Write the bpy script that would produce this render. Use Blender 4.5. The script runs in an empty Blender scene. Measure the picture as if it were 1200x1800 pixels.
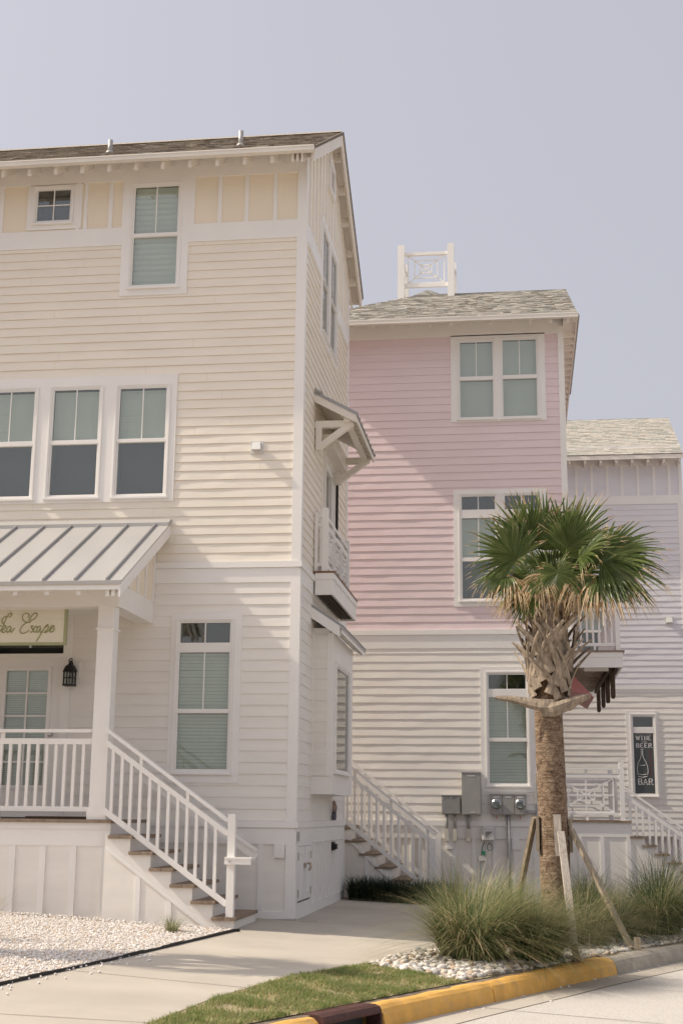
import bpy, bmesh, math, random
from mathutils import Vector, Matrix, noise
random.seed(7)
R = math.radians
scn = bpy.context.scene
col = scn.collection

# ------------------------------------------------------------------ camera
FPX, PITCH, YAW, ROLL, CAMZ = 2361.7, .220980, .133776, .010331, 1.36
_cy, _sy, _cp, _sp = math.cos(YAW), math.sin(YAW), math.cos(PITCH), math.sin(PITCH)
FWD = Vector((-_sy*_cp, _cy*_cp, _sp))
_r = Vector((_cy, _sy, 0)); _u = _r.cross(FWD)
RGT = math.cos(ROLL)*_r + math.sin(ROLL)*_u
UP = -math.sin(ROLL)*_r + math.cos(ROLL)*_u
CAM = Vector((0, 0, CAMZ))
cam = bpy.data.objects.new("camera", bpy.data.cameras.new("camera"))
col.objects.link(cam)
M = Matrix((RGT, UP, -FWD)).transposed().to_4x4(); M.translation = CAM
cam.matrix_world = M
cam.data.sensor_fit = 'VERTICAL'; cam.data.sensor_height = 36.0; cam.data.sensor_width = 24.0
cam.data.lens = FPX/1800*36
cam.data.clip_end = 2000
scn.camera = cam

# ------------------------------------------------------------------ light
SX, SY, SZ = 1.0, 1/6.5, -1.0                       # direction the sunlight travels
ELEV = math.atan2(-SZ, math.hypot(SX, SY))
AZ = math.atan2(-SX, -SY)                            # compass-like angle of the sun, from +Y clockwise
w = bpy.data.worlds.new("World"); scn.world = w; w.use_nodes = True
nt = w.node_tree; bg = nt.nodes["Background"]
sky = nt.nodes.new("ShaderNodeTexSky"); sky.sky_type = 'NISHITA'; sky.sun_disc = False
sky.sun_elevation = ELEV; sky.sun_rotation = AZ
sky.air_density = 1.0; sky.dust_density = 8.0; sky.ozone_density = 2.0; sky.altitude = 0
hs = nt.nodes.new("ShaderNodeHueSaturation"); hs.inputs["Saturation"].default_value = .75
mx = nt.nodes.new("ShaderNodeMix"); mx.data_type = 'RGBA'; mx.blend_type = 'MIX'      # thin high haze whitens the sky
mx.inputs[0].default_value = .46; mx.inputs[7].default_value = (5.75, 5.5, 5.75, 1)
nt.links.new(sky.outputs[0], hs.inputs["Color"]); nt.links.new(hs.outputs[0], mx.inputs[6])
nt.links.new(mx.outputs[2], bg.inputs[0]); bg.inputs[1].default_value = .11
sun = bpy.data.objects.new("sun", bpy.data.lights.new("sun", 'SUN')); col.objects.link(sun)
sun.data.energy = 3.0; sun.data.angle = R(.6); sun.data.color = (1, .90, .74)
sun.rotation_euler = Vector((SX, SY, SZ)).to_track_quat('-Z', 'Y').to_euler()
sun.location = (-40, -8, 40)
scn.view_settings.view_transform = 'Standard'; scn.view_settings.look = 'None'
scn.view_settings.exposure = 0.48; scn.view_settings.gamma = 1.0
scn.cycles.max_bounces = 8; scn.cycles.transparent_max_bounces = 12

# ------------------------------------------------------------------ pixel <-> place (photo is 1200 x 1800)
def ray(x, y): return FWD + RGT*((x-600)/FPX) + UP*((900-y)/FPX)
def atY(x, y, Y):
    r = ray(x, y); return CAM + r*(Y/r.y)
def atX(x, y, X):
    r = ray(x, y); return CAM + r*(X/r.x)
def gz(X, Y=0): return -.045*(min(max(X, -9), 0)+3.3)
def atG(x, y):
    Z = 0; r = ray(x, y)
    for i in range(30):
        P = CAM + r*((Z-CAMZ)/r.z); Z = gz(P.x)
    return P

# ------------------------------------------------------------------ materials
MATS = {}
def nodes(name):
    m = bpy.data.materials.new(name); m.use_nodes = True; MATS[name] = m
    t = m.node_tree; return m, t, t.nodes["Principled BSDF"]
def mat(name, c, rough=.55, var=.06, vs=1.5, bump=.0, bs=60., stretch=(1, 1, 1), spec=.4, metal=0., dirt=0., dirtc=(.35, .28, .2), ds=2.7):
    m, t, b = nodes(name)
    b.inputs["Roughness"].default_value = rough; b.inputs["Metallic"].default_value = metal
    b.inputs["Specular IOR Level"].default_value = spec
    tc = t.nodes.new("ShaderNodeNewGeometry")
    mp = t.nodes.new("ShaderNodeMapping"); mp.inputs["Scale"].default_value = stretch
    t.links.new(tc.outputs["Position"], mp.inputs[0])
    n1 = t.nodes.new("ShaderNodeTexNoise"); n1.inputs["Scale"].default_value = vs; n1.inputs["Detail"].default_value = 6
    t.links.new(mp.outputs[0], n1.inputs["Vector"])
    rp = t.nodes.new("ShaderNodeValToRGB")
    lo = tuple(max(0, x*(1-var)) for x in c); hi = tuple(min(1, x*(1+var)) for x in c)
    rp.color_ramp.elements[0].position = .3; rp.color_ramp.elements[1].position = .7
    rp.color_ramp.elements[0].color = lo+(1,); rp.color_ramp.elements[1].color = hi+(1,)
    t.links.new(n1.outputs["Fac"], rp.inputs[0]); src = rp.outputs[0]
    if dirt:
        n3 = t.nodes.new("ShaderNodeTexNoise"); n3.inputs["Scale"].default_value = ds; n3.inputs["Detail"].default_value = 9
        n3.inputs["Roughness"].default_value = .7
        t.links.new(tc.outputs["Position"], n3.inputs["Vector"])
        r3 = t.nodes.new("ShaderNodeValToRGB"); r3.color_ramp.elements[0].position = .5; r3.color_ramp.elements[1].position = .8
        r3.color_ramp.elements[1].color = (dirt, dirt, dirt, 1)
        t.links.new(n3.outputs["Fac"], r3.inputs[0])
        mm = t.nodes.new("ShaderNodeMix"); mm.data_type = 'RGBA'
        t.links.new(r3.outputs[0], mm.inputs[0]); t.links.new(src, mm.inputs[6]); mm.inputs[7].default_value = dirtc+(1,)
        src = mm.outputs[2]
    t.links.new(src, b.inputs["Base Color"])
    if bump:
        n2 = t.nodes.new("ShaderNodeTexNoise"); n2.inputs["Scale"].default_value = bs; n2.inputs["Detail"].default_value = 4
        t.links.new(mp.outputs[0], n2.inputs["Vector"])
        bp = t.nodes.new("ShaderNodeBump"); bp.inputs["Strength"].default_value = bump; bp.inputs["Distance"].default_value = .01
        t.links.new(n2.outputs["Fac"], bp.inputs["Height"]); t.links.new(bp.outputs[0], b.inputs["Normal"])
    return m
def glass(name, tint, base=.07):
    m, t, b = nodes(name); t.nodes.remove(b)
    out = t.nodes["Material Output"]
    tr = t.nodes.new("ShaderNodeBsdfTransparent"); tr.inputs[0].default_value = tint+(1,)
    gl = t.nodes.new("ShaderNodeBsdfGlossy"); gl.inputs["Roughness"].default_value = .015
    ge = t.nodes.new("ShaderNodeNewGeometry"); dt = t.nodes.new("ShaderNodeVectorMath"); dt.operation = 'DOT_PRODUCT'
    nz = t.nodes.new("ShaderNodeTexNoise"); nz.inputs["Scale"].default_value = 1.6
    bp = t.nodes.new("ShaderNodeBump"); bp.inputs["Strength"].default_value = .05; bp.inputs["Distance"].default_value = .05
    t.links.new(ge.outputs["Position"], nz.inputs["Vector"]); t.links.new(nz.outputs[0], bp.inputs["Height"])
    t.links.new(bp.outputs[0], gl.inputs["Normal"])
    t.links.new(ge.outputs["Normal"], dt.inputs[0]); t.links.new(ge.outputs["Incoming"], dt.inputs[1])
    def mth(op, a, bb):
        q = t.nodes.new("ShaderNodeMath"); q.operation = op
        for i, v in ((0, a), (1, bb)):
            if isinstance(v, (int, float)): q.inputs[i].default_value = v
            elif v is not None: t.links.new(v, q.inputs[i])
        return q.outputs[0]
    a = mth('ABSOLUTE', dt.outputs["Value"], None)
    f = mth('ADD', mth('MULTIPLY', mth('POWER', mth('SUBTRACT', 1.0, a), 5.0), 1-base), base)
    ms = t.nodes.new("ShaderNodeMixShader")
    t.links.new(f, ms.inputs[0]); t.links.new(tr.outputs[0], ms.inputs[1]); t.links.new(gl.outputs[0], ms.inputs[2])
    t.links.new(ms.outputs[0], out.inputs[0]); return m

GR = (1, 1, 12)
white = mat("white_paint", (.845, .806, .755), .5, .03, 1.2, .12, 30, (1, 1, 6), dirt=.16, dirtc=(.66, .61, .54))
trimw = mat("white_trim", (.865, .838, .808), .42, .025, 1.5, .05, 40, dirt=.1, dirtc=(.66, .62, .57))
cream = mat("cream_paint", (.845, .778, .682), .5, .03, 1.1, .12, 30, (1, 1, 6), dirt=.14, dirtc=(.68, .6, .5))
yellow = mat("yellow_paint", (.85, .755, .61), .5, .03, 1.4, .08, 40, dirt=.1, dirtc=(.75, .66, .52))
caulk = mat("cream_caulk", (.74, .60, .42), .7)
pink = mat("pink_paint", (.79, .652, .662), .5, .03, 1.1, .12, 30, (1, 1, 6), dirt=.12, dirtc=(.72, .54, .53))
lav = mat("lavender_paint", (.745, .735, .765), .5, .03, 1.1, .12, 30, (1, 1, 6), dirt=.1, dirtc=(.66, .63, .67))
offw = mat("offwhite_soffit", (.80, .745, .67), .5, .04, 1.5)
brass = mat("metal_latch", (.45, .38, .3), .35, metal=.8)
gutterm = mat("gutter_paint", (.78, .735, .67), .4, .05, 1.)
decking = mat("deck_wood", (.27, .20, .145), .75, .28, 9, .3, 80, (1, 8, 1), dirt=.4, dirtc=(.36, .31, .26))
oldwood = mat("weathered_wood", (.34, .275, .20), .85, .3, 7, .5, 60, (6, 6, 1), dirt=.5, dirtc=(.22, .18, .13))
palewood = mat("bleached_wood", (.52, .46, .40), .85, .25, 8, .5, 60, (6, 6, 1), dirt=.3, dirtc=(.35, .28, .22))
darkwood = mat("dark_wood", (.085, .055, .035), .8, .4, 9, .4, 60, (6, 6, 1))
redwood = mat("stained_wood", (.20, .105, .05), .7, .2, 8)
blind = mat("blind_slat", (.80, .82, .80), .5, .03)
room = mat("room_dark", (.10, .105, .102), .9)
paneg = glass("window_glass", (.895, .93, .90), .125)
paned = glass("clear_glass", (.86, .90, .89), .12)
black = mat("black_metal", (.015, .014, .014), .45, .2)
galv = mat("galvanised_pipe", (.42, .41, .40), .45, .15, 20, metal=.3)
metroof = mat("metal_roof", (.455, .44, .425), .38, .03, 1, spec=.5, metal=.15)
seam = mat("metal_seam", (.36, .355, .36), .35, .04, metal=.3)
SH1 = [mat("shingle_%s" % n, c, .95, .25, 30, .8, 300) for n, c in (("brown", (.30, .255, .21)), ("tan", (.44, .38, .31)), ("grey", (.38, .345, .30)), ("umber", (.20, .165, .135)))]
SH2 = [mat("weathered_shingle_%s" % n, c, .95, .2, 30, .8, 300) for n, c in (("stone", (.455, .425, .38)), ("sand", (.485, .445, .39)), ("sage", (.43, .415, .37)), ("slate", (.36, .355, .32)))]
egrey = mat("grey_enclosure", (.30, .295, .285), .45, .06, 6)
egrey2 = mat("grey_enclosure_warm", (.37, .36, .345), .45, .05, 6)
dial = mat("meter_dial", (.72, .74, .76), .25)
silver = mat("silver_ring", (.62, .62, .63), .22, metal=.9)
redp = mat("red_plastic", (.6, .06, .04), .4); bluep = mat("blue_plastic", (.03, .05, .4), .4); greenp = mat("green_plug", (.02, .25, .13), .4)
beige = mat("beige_plastic", (.62, .58, .50), .5); lgrey = mat("light_plastic", (.66, .65, .63), .4)
conc = mat("concrete", (.455, .41, .35), .9, .10, .8, .3, 160, dirt=.45, dirtc=(.36, .315, .265), ds=1.3)
conc2 = mat("kerb_concrete", (.40, .355, .30), .92, .2, 6, .5, 90, dirt=.55, dirtc=(.20, .17, .14))
roadm = mat("road_surface", (.50, .465, .425), .92, .16, 45, .5, 140, dirt=.35, dirtc=(.40, .37, .34))
ypaint = mat("yellow_kerb_paint", (.76, .425, .10), .75, .14, 5, .5, 70, dirt=.85, dirtc=(.45, .32, .19), ds=7)
rustm = mat("painted_iron", (.075, .028, .022), .6, .3, 18, .5, 120)
joint = mat("joint_dark", (.12, .10, .08), .95)  # one even dark colour for joints, the crack, seams and panel gaps
edging = mat("black_edging", (.018, .015, .014), .6, .3, 8)
soil = mat("soil", (.20, .155, .11), .95, .35, 8, .6, 40)
gravbase = mat("gravel_base", (.52, .47, .42), .95, .25, 45, .7, 90)
lawnm = mat("lawn_soil", (.36, .295, .185), .95, .4, 5, .6, 60)
STONE = [mat("pebble_%s" % n, c, .75, .14, 18, .2, 60) for n, c in (("white", (.66, .62, .575)), ("cream", (.58, .51, .43)), ("grey", (.38, .365, .35)), ("buff", (.47, .36, .265)))]
GRAV = [mat("chip_%s" % n, c, .8, .1, 18) for n, c in (("white", (.82, .78, .75)), ("cream", (.72, .65, .58)), ("peach", (.66, .50, .37)), ("grey", (.55, .52, .50)))]
def leaf(name, c, tr=.35, rough=.5):
    m = mat(name, c, rough, .25, 6, spec=.35)
    t = m.node_tree; b = t.nodes["Principled BSDF"]; out = t.nodes["Material Output"]
    tl = t.nodes.new("ShaderNodeBsdfTranslucent"); tl.inputs[0].default_value = tuple(min(1, x*1.5) for x in c)+(1,)
    ms = t.nodes.new("ShaderNodeMixShader"); ms.inputs[0].default_value = tr
    t.links.new(b.outputs[0], ms.inputs[1]); t.links.new(tl.outputs[0], ms.inputs[2]); t.links.new(ms.outputs[0], out.inputs[0])
    return m
BLADE = [leaf("blade_green", (.16, .20, .085)), leaf("blade_olive", (.245, .25, .12)), leaf("blade_straw", (.53, .43, .26)), leaf("blade_deep", (.06, .09, .04))]
LAWN = [leaf("turf_green", (.16, .205, .06)), leaf("turf_lime", (.25, .27, .10)), leaf("turf_straw", (.46, .37, .21))]
LIRI = [leaf("lily_turf", (.012, .022, .010), .2), leaf("lily_turf_light", (.028, .045, .02), .2)]
PALM = [leaf("palm_green", (.10, .14, .04), .35, .34), leaf("palm_light", (.18, .215, .075), .35, .34), leaf("palm_tan", (.56, .43, .27), .25, .6), leaf("palm_brown", (.27, .155, .065), .2, .7)]
boot = mat("leaf_base", (.33, .265, .20), .85, .38, 9, .8, 50, (3, 3, 1), dirt=.85, dirtc=(.14, .10, .07), ds=9)

def trunk_mat():
    m, t, b = nodes("palm_bark"); b.inputs["Roughness"].default_value = .92
    ge = t.nodes.new("ShaderNodeTexCoord")
    mp = t.nodes.new("ShaderNodeMapping"); mp.inputs["Scale"].default_value = (1, 1, 1)
    t.links.new(ge.outputs["UV"], mp.inputs[0])
    nz = t.nodes.new("ShaderNodeTexNoise"); nz.inputs["Scale"].default_value = 9; nz.inputs["Detail"].default_value = 8; nz.inputs["Roughness"].default_value = .7
    t.links.new(mp.outputs[0], nz.inputs["Vector"])
    mp3 = t.nodes.new("ShaderNodeMapping"); mp3.inputs["Scale"].default_value = (5, 34, 1); t.links.new(ge.outputs["UV"], mp3.inputs[0])
    w1 = t.nodes.new("ShaderNodeTexNoise"); w1.inputs["Scale"].default_value = 1.0; w1.inputs["Detail"].default_value = 7; w1.inputs["Roughness"].default_value = .75; w1.inputs["Distortion"].default_value = .6
    t.links.new(mp3.outputs[0], w1.inputs["Vector"])
    vo = t.nodes.new("ShaderNodeTexVoronoi"); vo.feature = 'DISTANCE_TO_EDGE'; vo.inputs["Scale"].default_value = 7
    mp2 = t.nodes.new("ShaderNodeMapping"); mp2.inputs["Scale"].default_value = (1.4, 2.3, 1)
    t.links.new(ge.outputs["UV"], mp2.inputs[0]); t.links.new(mp2.outputs[0], vo.inputs["Vector"])
    a = t.nodes.new("ShaderNodeMath"); a.operation = 'MULTIPLY'; t.links.new(w1.outputs["Fac"], a.inputs[0]); t.links.new(nz.outputs["Fac"], a.inputs[1])
    a2_ = t.nodes.new("ShaderNodeMath"); a2_.operation = 'MULTIPLY_ADD'; a2_.inputs[1].default_value = 2.6; a2_.inputs[2].default_value = -.32; t.links.new(a.outputs[0], a2_.inputs[0]); a = a2_
    rp = t.nodes.new("ShaderNodeValToRGB"); e = rp.color_ramp.elements
    e[0].position = .05; e[0].color = (.10, .062, .038, 1); e[1].position = .66; e[1].color = (.42, .325, .235, 1)
    x = e.new(.28); x.color = (.25, .165, .105, 1)
    t.links.new(a.outputs[0], rp.inputs[0])
    cr = t.nodes.new("ShaderNodeValToRGB"); cr.color_ramp.elements[0].position = 0; cr.color_ramp.elements[1].position = .07
    cr.color_ramp.elements[0].color = (.25, .2, .16, 1)
    t.links.new(vo.outputs["Distance"], cr.inputs[0])
    ml = t.nodes.new("ShaderNodeMix"); ml.data_type = 'RGBA'; ml.blend_type = 'MULTIPLY'; ml.inputs[0].default_value = .8
    t.links.new(rp.outputs[0], ml.inputs[6]); t.links.new(cr.outputs[0], ml.inputs[7]); t.links.new(ml.outputs[2], b.inputs["Base Color"])
    bp = t.nodes.new("ShaderNodeBump"); bp.inputs["Strength"].default_value = .9; bp.inputs["Distance"].default_value = .02
    t.links.new(a.outputs[0], bp.inputs["Height"]); t.links.new(bp.outputs[0], b.inputs["Normal"]); return m
bark = trunk_mat()

# ------------------------------------------------------------------ mesh helpers
ROOT = {}
SPLIT = set("awning_rafter balcony_fascia balcony_post balcony_rail batten bay_fascia bay_rafter bay_roof_seam bay_trim corner_board display gutter hanger hinge jamb label_plate porch_batten porch_skirt_batten railing screw seam shutter_track skirt_batten soffit_vent spacer_block staircase stringer trim_band window_casing".split())
class Frame:
    def __init__(s, o, u, n): s.o = Vector(o); s.u = Vector(u); s.v = Vector((0, 0, 1)); s.n = Vector(n)
    def p(s, u, v, n=0): return s.o + s.u*u + s.v*v + s.n*n
class MB:
    def __init__(s): s.v = []; s.f = []; s.m = []
    def face(s, pts, m=0):
        i = len(s.v); s.v += [Vector(p) for p in pts]; s.f.append(tuple(range(i, i+len(pts)))); s.m.append(m)
    def hexa(s, p, m=0):      # p: 8 corners, first 4 = one face ring, last 4 = opposite ring
        i = len(s.v); s.v += [Vector(q) for q in p]
        for f in ((3, 2, 1, 0), (4, 5, 6, 7), (0, 1, 5, 4), (1, 2, 6, 5), (2, 3, 7, 6), (3, 0, 4, 7)):
            s.f.append(tuple(i+k for k in f)); s.m.append(m)
        return s
    def box(s, x0, x1, y0, y1, z0, z1, m=0):
        return s.hexa([(x0, y0, z0), (x1, y0, z0), (x1, y1, z0), (x0, y1, z0), (x0, y0, z1), (x1, y0, z1), (x1, y1, z1), (x0, y1, z1)], m)
    def fb(s, F, u0, u1, v0, v1, n0, n1, m=0):
        return s.hexa([F.p(u0, v0, n0), F.p(u1, v0, n0), F.p(u1, v0, n1), F.p(u0, v0, n1), F.p(u0, v1, n0), F.p(u1, v1, n0), F.p(u1, v1, n1), F.p(u0, v1, n1)], m)
    def beam(s, a, b, wd, ht, m=0, up=(0, 0, 1)):
        a = Vector(a); b = Vector(b); d = (b-a).normalized(); x = d.cross(Vector(up))
        if x.length < 1e-4: x = d.cross(Vector((1, 0, 0)))
        x.normalize(); y = x.cross(d); x *= wd/2; y *= ht/2
        return s.hexa([a-x-y, a+x-y, a+x+y, a-x+y, b-x-y, b+x-y, b+x+y, b-x+y], m)
    def prism(s, F, poly, n0, n1, m=0):
        k = len(poly); s.face([F.p(u, v, n1) for u, v in poly], m); s.face([F.p(u, v, n0) for u, v in reversed(poly)], m)
        for i in range(k):
            a = poly[i]; b = poly[(i+1) % k]; s.face([F.p(*a, n0), F.p(*b, n0), F.p(*b, n1), F.p(*a, n1)], m)
        return s
    def tube(s, pts, rad, n=8, m=0, cap=True):
        pts = [Vector(p) for p in pts]; rad = rad if isinstance(rad, (list, tuple)) else [rad]*len(pts)
        i0 = len(s.v); px = None
        for i, p in enumerate(pts):
            d = (pts[min(i+1, len(pts)-1)]-pts[max(i-1, 0)]).normalized()
            if px is None: px = d.orthogonal().normalized()
            px = (px - d*px.dot(d)).normalized(); py = d.cross(px)
            for k in range(n):
                a = 2*math.pi*k/n; s.v.append(p+(px*math.cos(a)+py*math.sin(a))*rad[i])
        for i in range(len(pts)-1):
            for k in range(n):
                a = i0+i*n+k; b = i0+i*n+(k+1) % n; s.f.append((a, b, b+n, a+n)); s.m.append(m)
        if cap:
            s.f.append(tuple(i0+k for k in reversed(range(n)))); s.m.append(m)
            s.f.append(tuple(i0+(len(pts)-1)*n+k for k in range(n))); s.m.append(m)
        return s
    def clusters(s, eps=.006):
        """separate pieces: groups of faces whose boxes do not touch"""
        p = list(range(len(s.v)))
        def fd(a):
            while p[a] != a: p[a] = p[p[a]]; a = p[a]
            return a
        for f in s.f:
            for b in f[1:]: p[fd(b)] = fd(f[0])
        isl = {}
        for i, f in enumerate(s.f): isl.setdefault(fd(f[0]), []).append(i)
        isl = list(isl.values()); bb = []
        for g in isl:
            vs = [s.v[j] for i in g for j in s.f[i]]
            bb.append(([min(v[k] for v in vs)-eps for k in range(3)], [max(v[k] for v in vs)+eps for k in range(3)]))
        q = list(range(len(isl)))
        def f2(a):
            while q[a] != a: a = q[a]
            return a
        for i in range(len(isl)):
            for j in range(i):
                if all(bb[i][0][k] <= bb[j][1][k] and bb[j][0][k] <= bb[i][1][k] for k in range(3)): q[f2(i)] = f2(j)
        out = {}
        for i, g in enumerate(isl): out.setdefault(f2(i), []).extend(g)
        return list(out.values())
    def sub(s, faces):
        m = MB(); mp = {}
        for i in faces:
            t = []
            for j in s.f[i]:
                if j not in mp: mp[j] = len(m.v); m.v.append(s.v[j])
                t.append(mp[j])
            m.f.append(tuple(t)); m.m.append(s.m[i])
        return m
    def build(s, name, mats, parent=None, smooth=False):
        if parent and name in SPLIT:
            cl = s.clusters()
            if len(cl) > 1:
                first = None
                for g in cl:
                    o = s.sub(g).build1('stringer' if (first and name == 'staircase') else name, mats, first if (first and name == 'staircase') else parent, smooth); first = first or o
                return first
        return s.build1(name, mats, parent, smooth)
    def build1(s, name, mats, parent=None, smooth=False):
        off = ROOT.get(parent.name, Vector()) if parent else Vector()
        me = bpy.data.meshes.new(name); me.from_pydata([tuple(v-off) for v in s.v], [], s.f)
        mats = mats if isinstance(mats, (list, tuple)) else [mats]
        for q in mats: me.materials.append(q)
        if len(mats) > 1: me.polygons.foreach_set("material_index", s.m)
        if smooth: me.polygons.foreach_set("use_smooth", [True]*len(me.polygons))
        me.update(); o = bpy.data.objects.new(name, me); col.objects.link(o)
        if parent: o.parent = parent; ROOT[o.name] = off
        return o
def tag(o, label=None, cat=None, group=None, kind=None):
    for k, v in (("label", label), ("category", cat), ("group", group), ("kind", kind)):
        if v: o[k] = v
    return o
def thing(name, label, cat, loc, group=None):
    o = bpy.data.objects.new(name, None); col.objects.link(o); o.location = loc; o.empty_display_size = .2
    ROOT[o.name] = Vector(loc); return tag(o, label, cat, group)
def copy_tree(o, loc, label, group=None):
    c = o.copy(); col.objects.link(c); c.location = loc; c['label'] = label; ROOT[c.name] = Vector(loc)
    if group: c['group'] = group
    def rec(a, b):
        for ch in list(a.children):
            d = ch.copy(); col.objects.link(d); d.parent = b; rec(ch, d)
    rec(o, c); return c
def rect_ring(mb, F, o, i, n0, n1, m=0):      # frame between outer rect o and inner rect i, (u0,v0,u1,v1)
    mb.fb(F, o[0], i[0], o[1], o[3], n0, n1, m); mb.fb(F, i[2], o[2], o[1], o[3], n0, n1, m)
    mb.fb(F, i[0], i[2], o[1], i[1], n0, n1, m); mb.fb(F, i[0], i[2], i[3], o[3], n0, n1, m)

def siding(mb, F, u0, u1, v0, v1, expo, holes=(), lap=.010, sd=0, seams=True, wob=.0055, vmin=None):
    rng = random.Random(sd); r = 0; vb = v0
    while vb < v1-1e-4:
        vt = min(vb+expo, v1); cuts = sorted({vb, vt} | {h for q in holes for h in (q[1], q[3]) if vb < h < vt})
        ph = rng.random()*50
        def nn(u, v):
            k = 1-(v-vb)/expo
            return .002 + k*(lap + wob*(noise.noise(Vector((u*1.7+ph, r*3.1, sd)))+.5*noise.noise(Vector((u*5+ph, r*3.1, 9)))))
        for a, b in zip(cuts[:-1], cuts[1:]):
            mid = (a+b)/2; segs = [(u0, u1)]
            for q in holes:
                if q[1] < mid < q[3]:
                    out = []
                    for s0, s1 in segs:
                        if q[2] <= s0 or q[0] >= s1: out.append((s0, s1))
                        else:
                            if q[0] > s0: out.append((s0, q[0]))
                            if q[2] < s1: out.append((q[2], s1))
                    segs = out
            for s0, s1 in segs:
                k = max(1, int((s1-s0)/.22)); us = [s0+(s1-s0)*i/k for i in range(k+1)]
                for ua, ub in zip(us[:-1], us[1:]):
                    mb.face([F.p(ua, a, nn(ua, a)), F.p(ub, a, nn(ub, a)), F.p(ub, b, nn(ub, b)), F.p(ua, b, nn(ua, b))], 0)
                    if a == vb: mb.face([F.p(ua, a, -.002), F.p(ub, a, -.002), F.p(ub, a, nn(ub, a)), F.p(ua, a, nn(ua, a))], 1)
                if seams and a == vb and s1-s0 > 1.2:
                    us_ = s0+rng.random()*2.4
                    while us_ < s1:
                        if rng.random() < .75:
                            mb.face([F.p(us_, a+.004, nn(us_, a)+.0012), F.p(us_+.004, a+.004, nn(us_, a)+.0012), F.p(us_+.004, b, nn(us_, b)+.0012), F.p(us_, b, nn(us_, b)+.0012)], 1)
                        us_ += 2.0+rng.random()*1.6
        vb = vt; r += 1

def shingles(mb, origin, U, V, vlen, urange, sd=0, tab=.17, expo=.14, nm=4):
    """origin: eave point; U along eave, V up the slope (unit); urange(t)->(u0,u1) at slope distance t"""
    rng = random.Random(sd); U = Vector(U); V = Vector(V).normalized(); N = U.cross(V).normalized()
    if N.z < 0: N = -N
    o = Vector(origin); t = 0; r = 0
    while t < vlen:
        t1 = min(t+expo, vlen); a0, a1 = urange(t); b0, b1 = urange(t1)
        u = a0 - rng.random()*tab
        while u < a1:
            wd = tab*(.6+rng.random()*.9); e = min(u+wd-.004, a1); s0 = max(u, a0)
            if e > s0+.004:
                k = rng.choices(range(nm), (5, 4, 4, 1.6))[0]; th = .007+rng.random()*.012
                dv = rng.random()*.02
                ub0 = min(max(s0, b0), b1); ub1 = min(max(e, b0), b1)
                p = [o+U*s0+V*(t-dv)+N*th, o+U*e+V*(t-dv)+N*th, o+U*ub1+V*t1+N*.003, o+U*ub0+V*t1+N*.003]
                mb.face(p, k)
                q0, q1 = o+U*s0+V*(t-dv)-N*.006, o+U*e+V*(t-dv)-N*.006
                mb.face([q0, q1, p[1], p[0]], k); mb.face([q1, o+U*ub1+V*t1-N*.006, p[2], p[1]], k); mb.face([o+U*ub0+V*t1-N*.006, q0, p[0], p[3]], k)
            u += wd
        t = t1; r += 1

class Z0: pass
def upx(F, x, y):
    """u, v on a facade frame from a photo point"""
    P = atY(x, y, F.o.y) if abs(F.u.x) > .5 else atX(x, y, F.o.x)
    d = P-F.o; return d.dot(F.u), P.z
def rpx(F, x0, y0, x1, y1):
    xm, ym = (x0+x1)/2, (y0+y1)/2
    if abs(F.u.x) > .5:
        return (upx(F, x0, ym)[0], upx(F, xm, y1)[1], upx(F, x1, ym)[0], upx(F, xm, y0)[1])
    a = upx(F, x0, y0); b = upx(F, x1, y1); return (a[0], b[1], b[0], a[1])

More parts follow.
